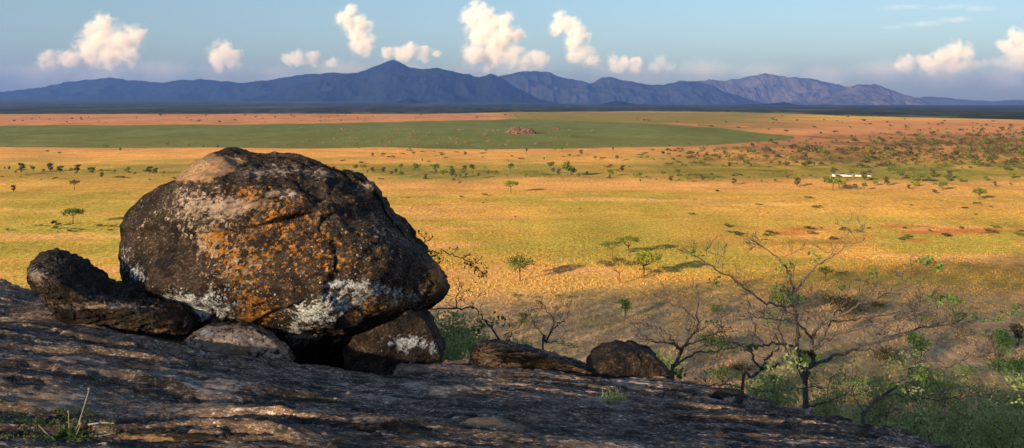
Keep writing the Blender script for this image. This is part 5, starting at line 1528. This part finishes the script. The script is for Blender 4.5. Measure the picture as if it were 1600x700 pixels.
cloud('biggest bright cloud tower right of the highest peak', [(746, 16, 15), (738, 32, 18), (762, 36, 22), (788, 34, 15), (752, 58, 22), (780, 60, 28), (806, 56, 15), (770, 82, 26), (740, 86, 18), (800, 86, 20), (838, 90, 14), (848, 94, 12), (820, 94, 16)], 7)
cloud('leaning bright cloud tower right of the biggest one', [(878, 34, 14), (872, 44, 14), (895, 46, 18), (907, 50, 14), (898, 66, 17), (908, 84, 18), (925, 92, 14), (898, 88, 12)], 8)
cloud('small cloud puff at the foot of the leaning tower', [(958, 94, 10), (975, 98, 12), (992, 103, 12), (968, 104, 14, .6)], 9, thin=0.7, soft=0.5)
cloud('faint hazy cloud puff over the saddle of the range', [(1030, 96, 12), (1022, 104, 12, .7), (1045, 105, 10, .7)], 10, thin=0.3, soft=0.7)
cloud('wide low heaped cloud over the right end of the range', [(1415, 100, 14), (1408, 104, 10), (1450, 96, 15), (1470, 90, 16), (1490, 78, 16), (1505, 80, 14), (1485, 96, 20), (1455, 104, 20, .6), (1500, 102, 16, .6)], 11)
cloud('cloud cut by the right edge of the sky', [(1588, 58, 15), (1575, 70, 13), (1605, 68, 18), (1600, 84, 16), (1585, 80, 10)], 12)
cloud('grey mauve cloud bank low at the right edge', [(1530, 100, 16, .5), (1560, 98, 20, .5), (1600, 104, 24, .5), (1640, 100, 24, .6)], 13, thin=0.2, soft=0.7)
cloud('faint wide mauve cloud bank lying low behind all the mountains', [(x_, 116 + 5 * ((i_ * 7) % 3 - 1), 62, .36) for i_, x_ in enumerate(range(-40, 1680, 95))], 16, D=52000.0, thin=0.05, soft=1.0, amp=0.5)
cloud('thin grey streak of cloud high on the right', [(1400, 42, 20, .16), (1440, 38, 30, .16), (1490, 32, 26, .16)], 14, thin=0.04, soft=0.7)
cloud('faint streak of cloud highest on the right', [(1400, 13, 34, .1), (1480, 12, 28, .14), (1530, 13, 28, .14)], 15, thin=0.03, soft=0.7)

# ------------------------------------------------------------------ sky, sun, camera
w = bpy.data.worlds.new('World'); scene.world = w; w.use_nodes = True
nt = w.node_tree
sky = nt.nodes.new('ShaderNodeTexSky'); sky.sky_type = 'NISHITA'; sky.sun_disc = False
sky.sun_elevation = SUN_EL; sky.sun_rotation = SUN_AZ
sky.altitude = 1200; sky.air_density = 1.15; sky.dust_density = 2.0; sky.ozone_density = 2.2
bg = nt.nodes['Background']; nt.links.new(sky.outputs[0], bg.inputs[0]); bg.inputs[1].default_value = 0.042

sl = bpy.data.lights.new('sun', 'SUN'); sl.energy = 4.8; sl.angle = math.radians(0.5); sl.color = (1.0, 0.765, 0.475)
so = bpy.data.objects.new('sun', sl); COL.objects.link(so)
dirv = Vector((math.sin(SUN_AZ) * math.cos(SUN_EL), math.cos(SUN_AZ) * math.cos(SUN_EL), math.sin(SUN_EL)))
so.rotation_euler = dirv.to_track_quat('Z', 'Y').to_euler(); so.location = (-60, -80, 120)

cam = bpy.data.cameras.new('camera'); cam.sensor_width = 36; cam.lens = F / 1600 * 36
cam.shift_y = -(350 - HZ) / 1600; cam.clip_start = 0.1; cam.clip_end = 200000
co = bpy.data.objects.new('camera', cam); COL.objects.link(co)
co.location = (0, 0, HC); co.rotation_euler = (math.pi / 2, 0, 0)
scene.camera = co

vs = scene.view_settings
vs.view_transform = 'Standard'; vs.look = 'None'; vs.gamma = 1.0; vs.use_curve_mapping = False; vs.exposure = 1.97
cy = scene.cycles
cy.use_denoising = True; cy.volume_bounces = 3; cy.max_bounces = 4; cy.diffuse_bounces = 2; cy.transparent_max_bounces = 8
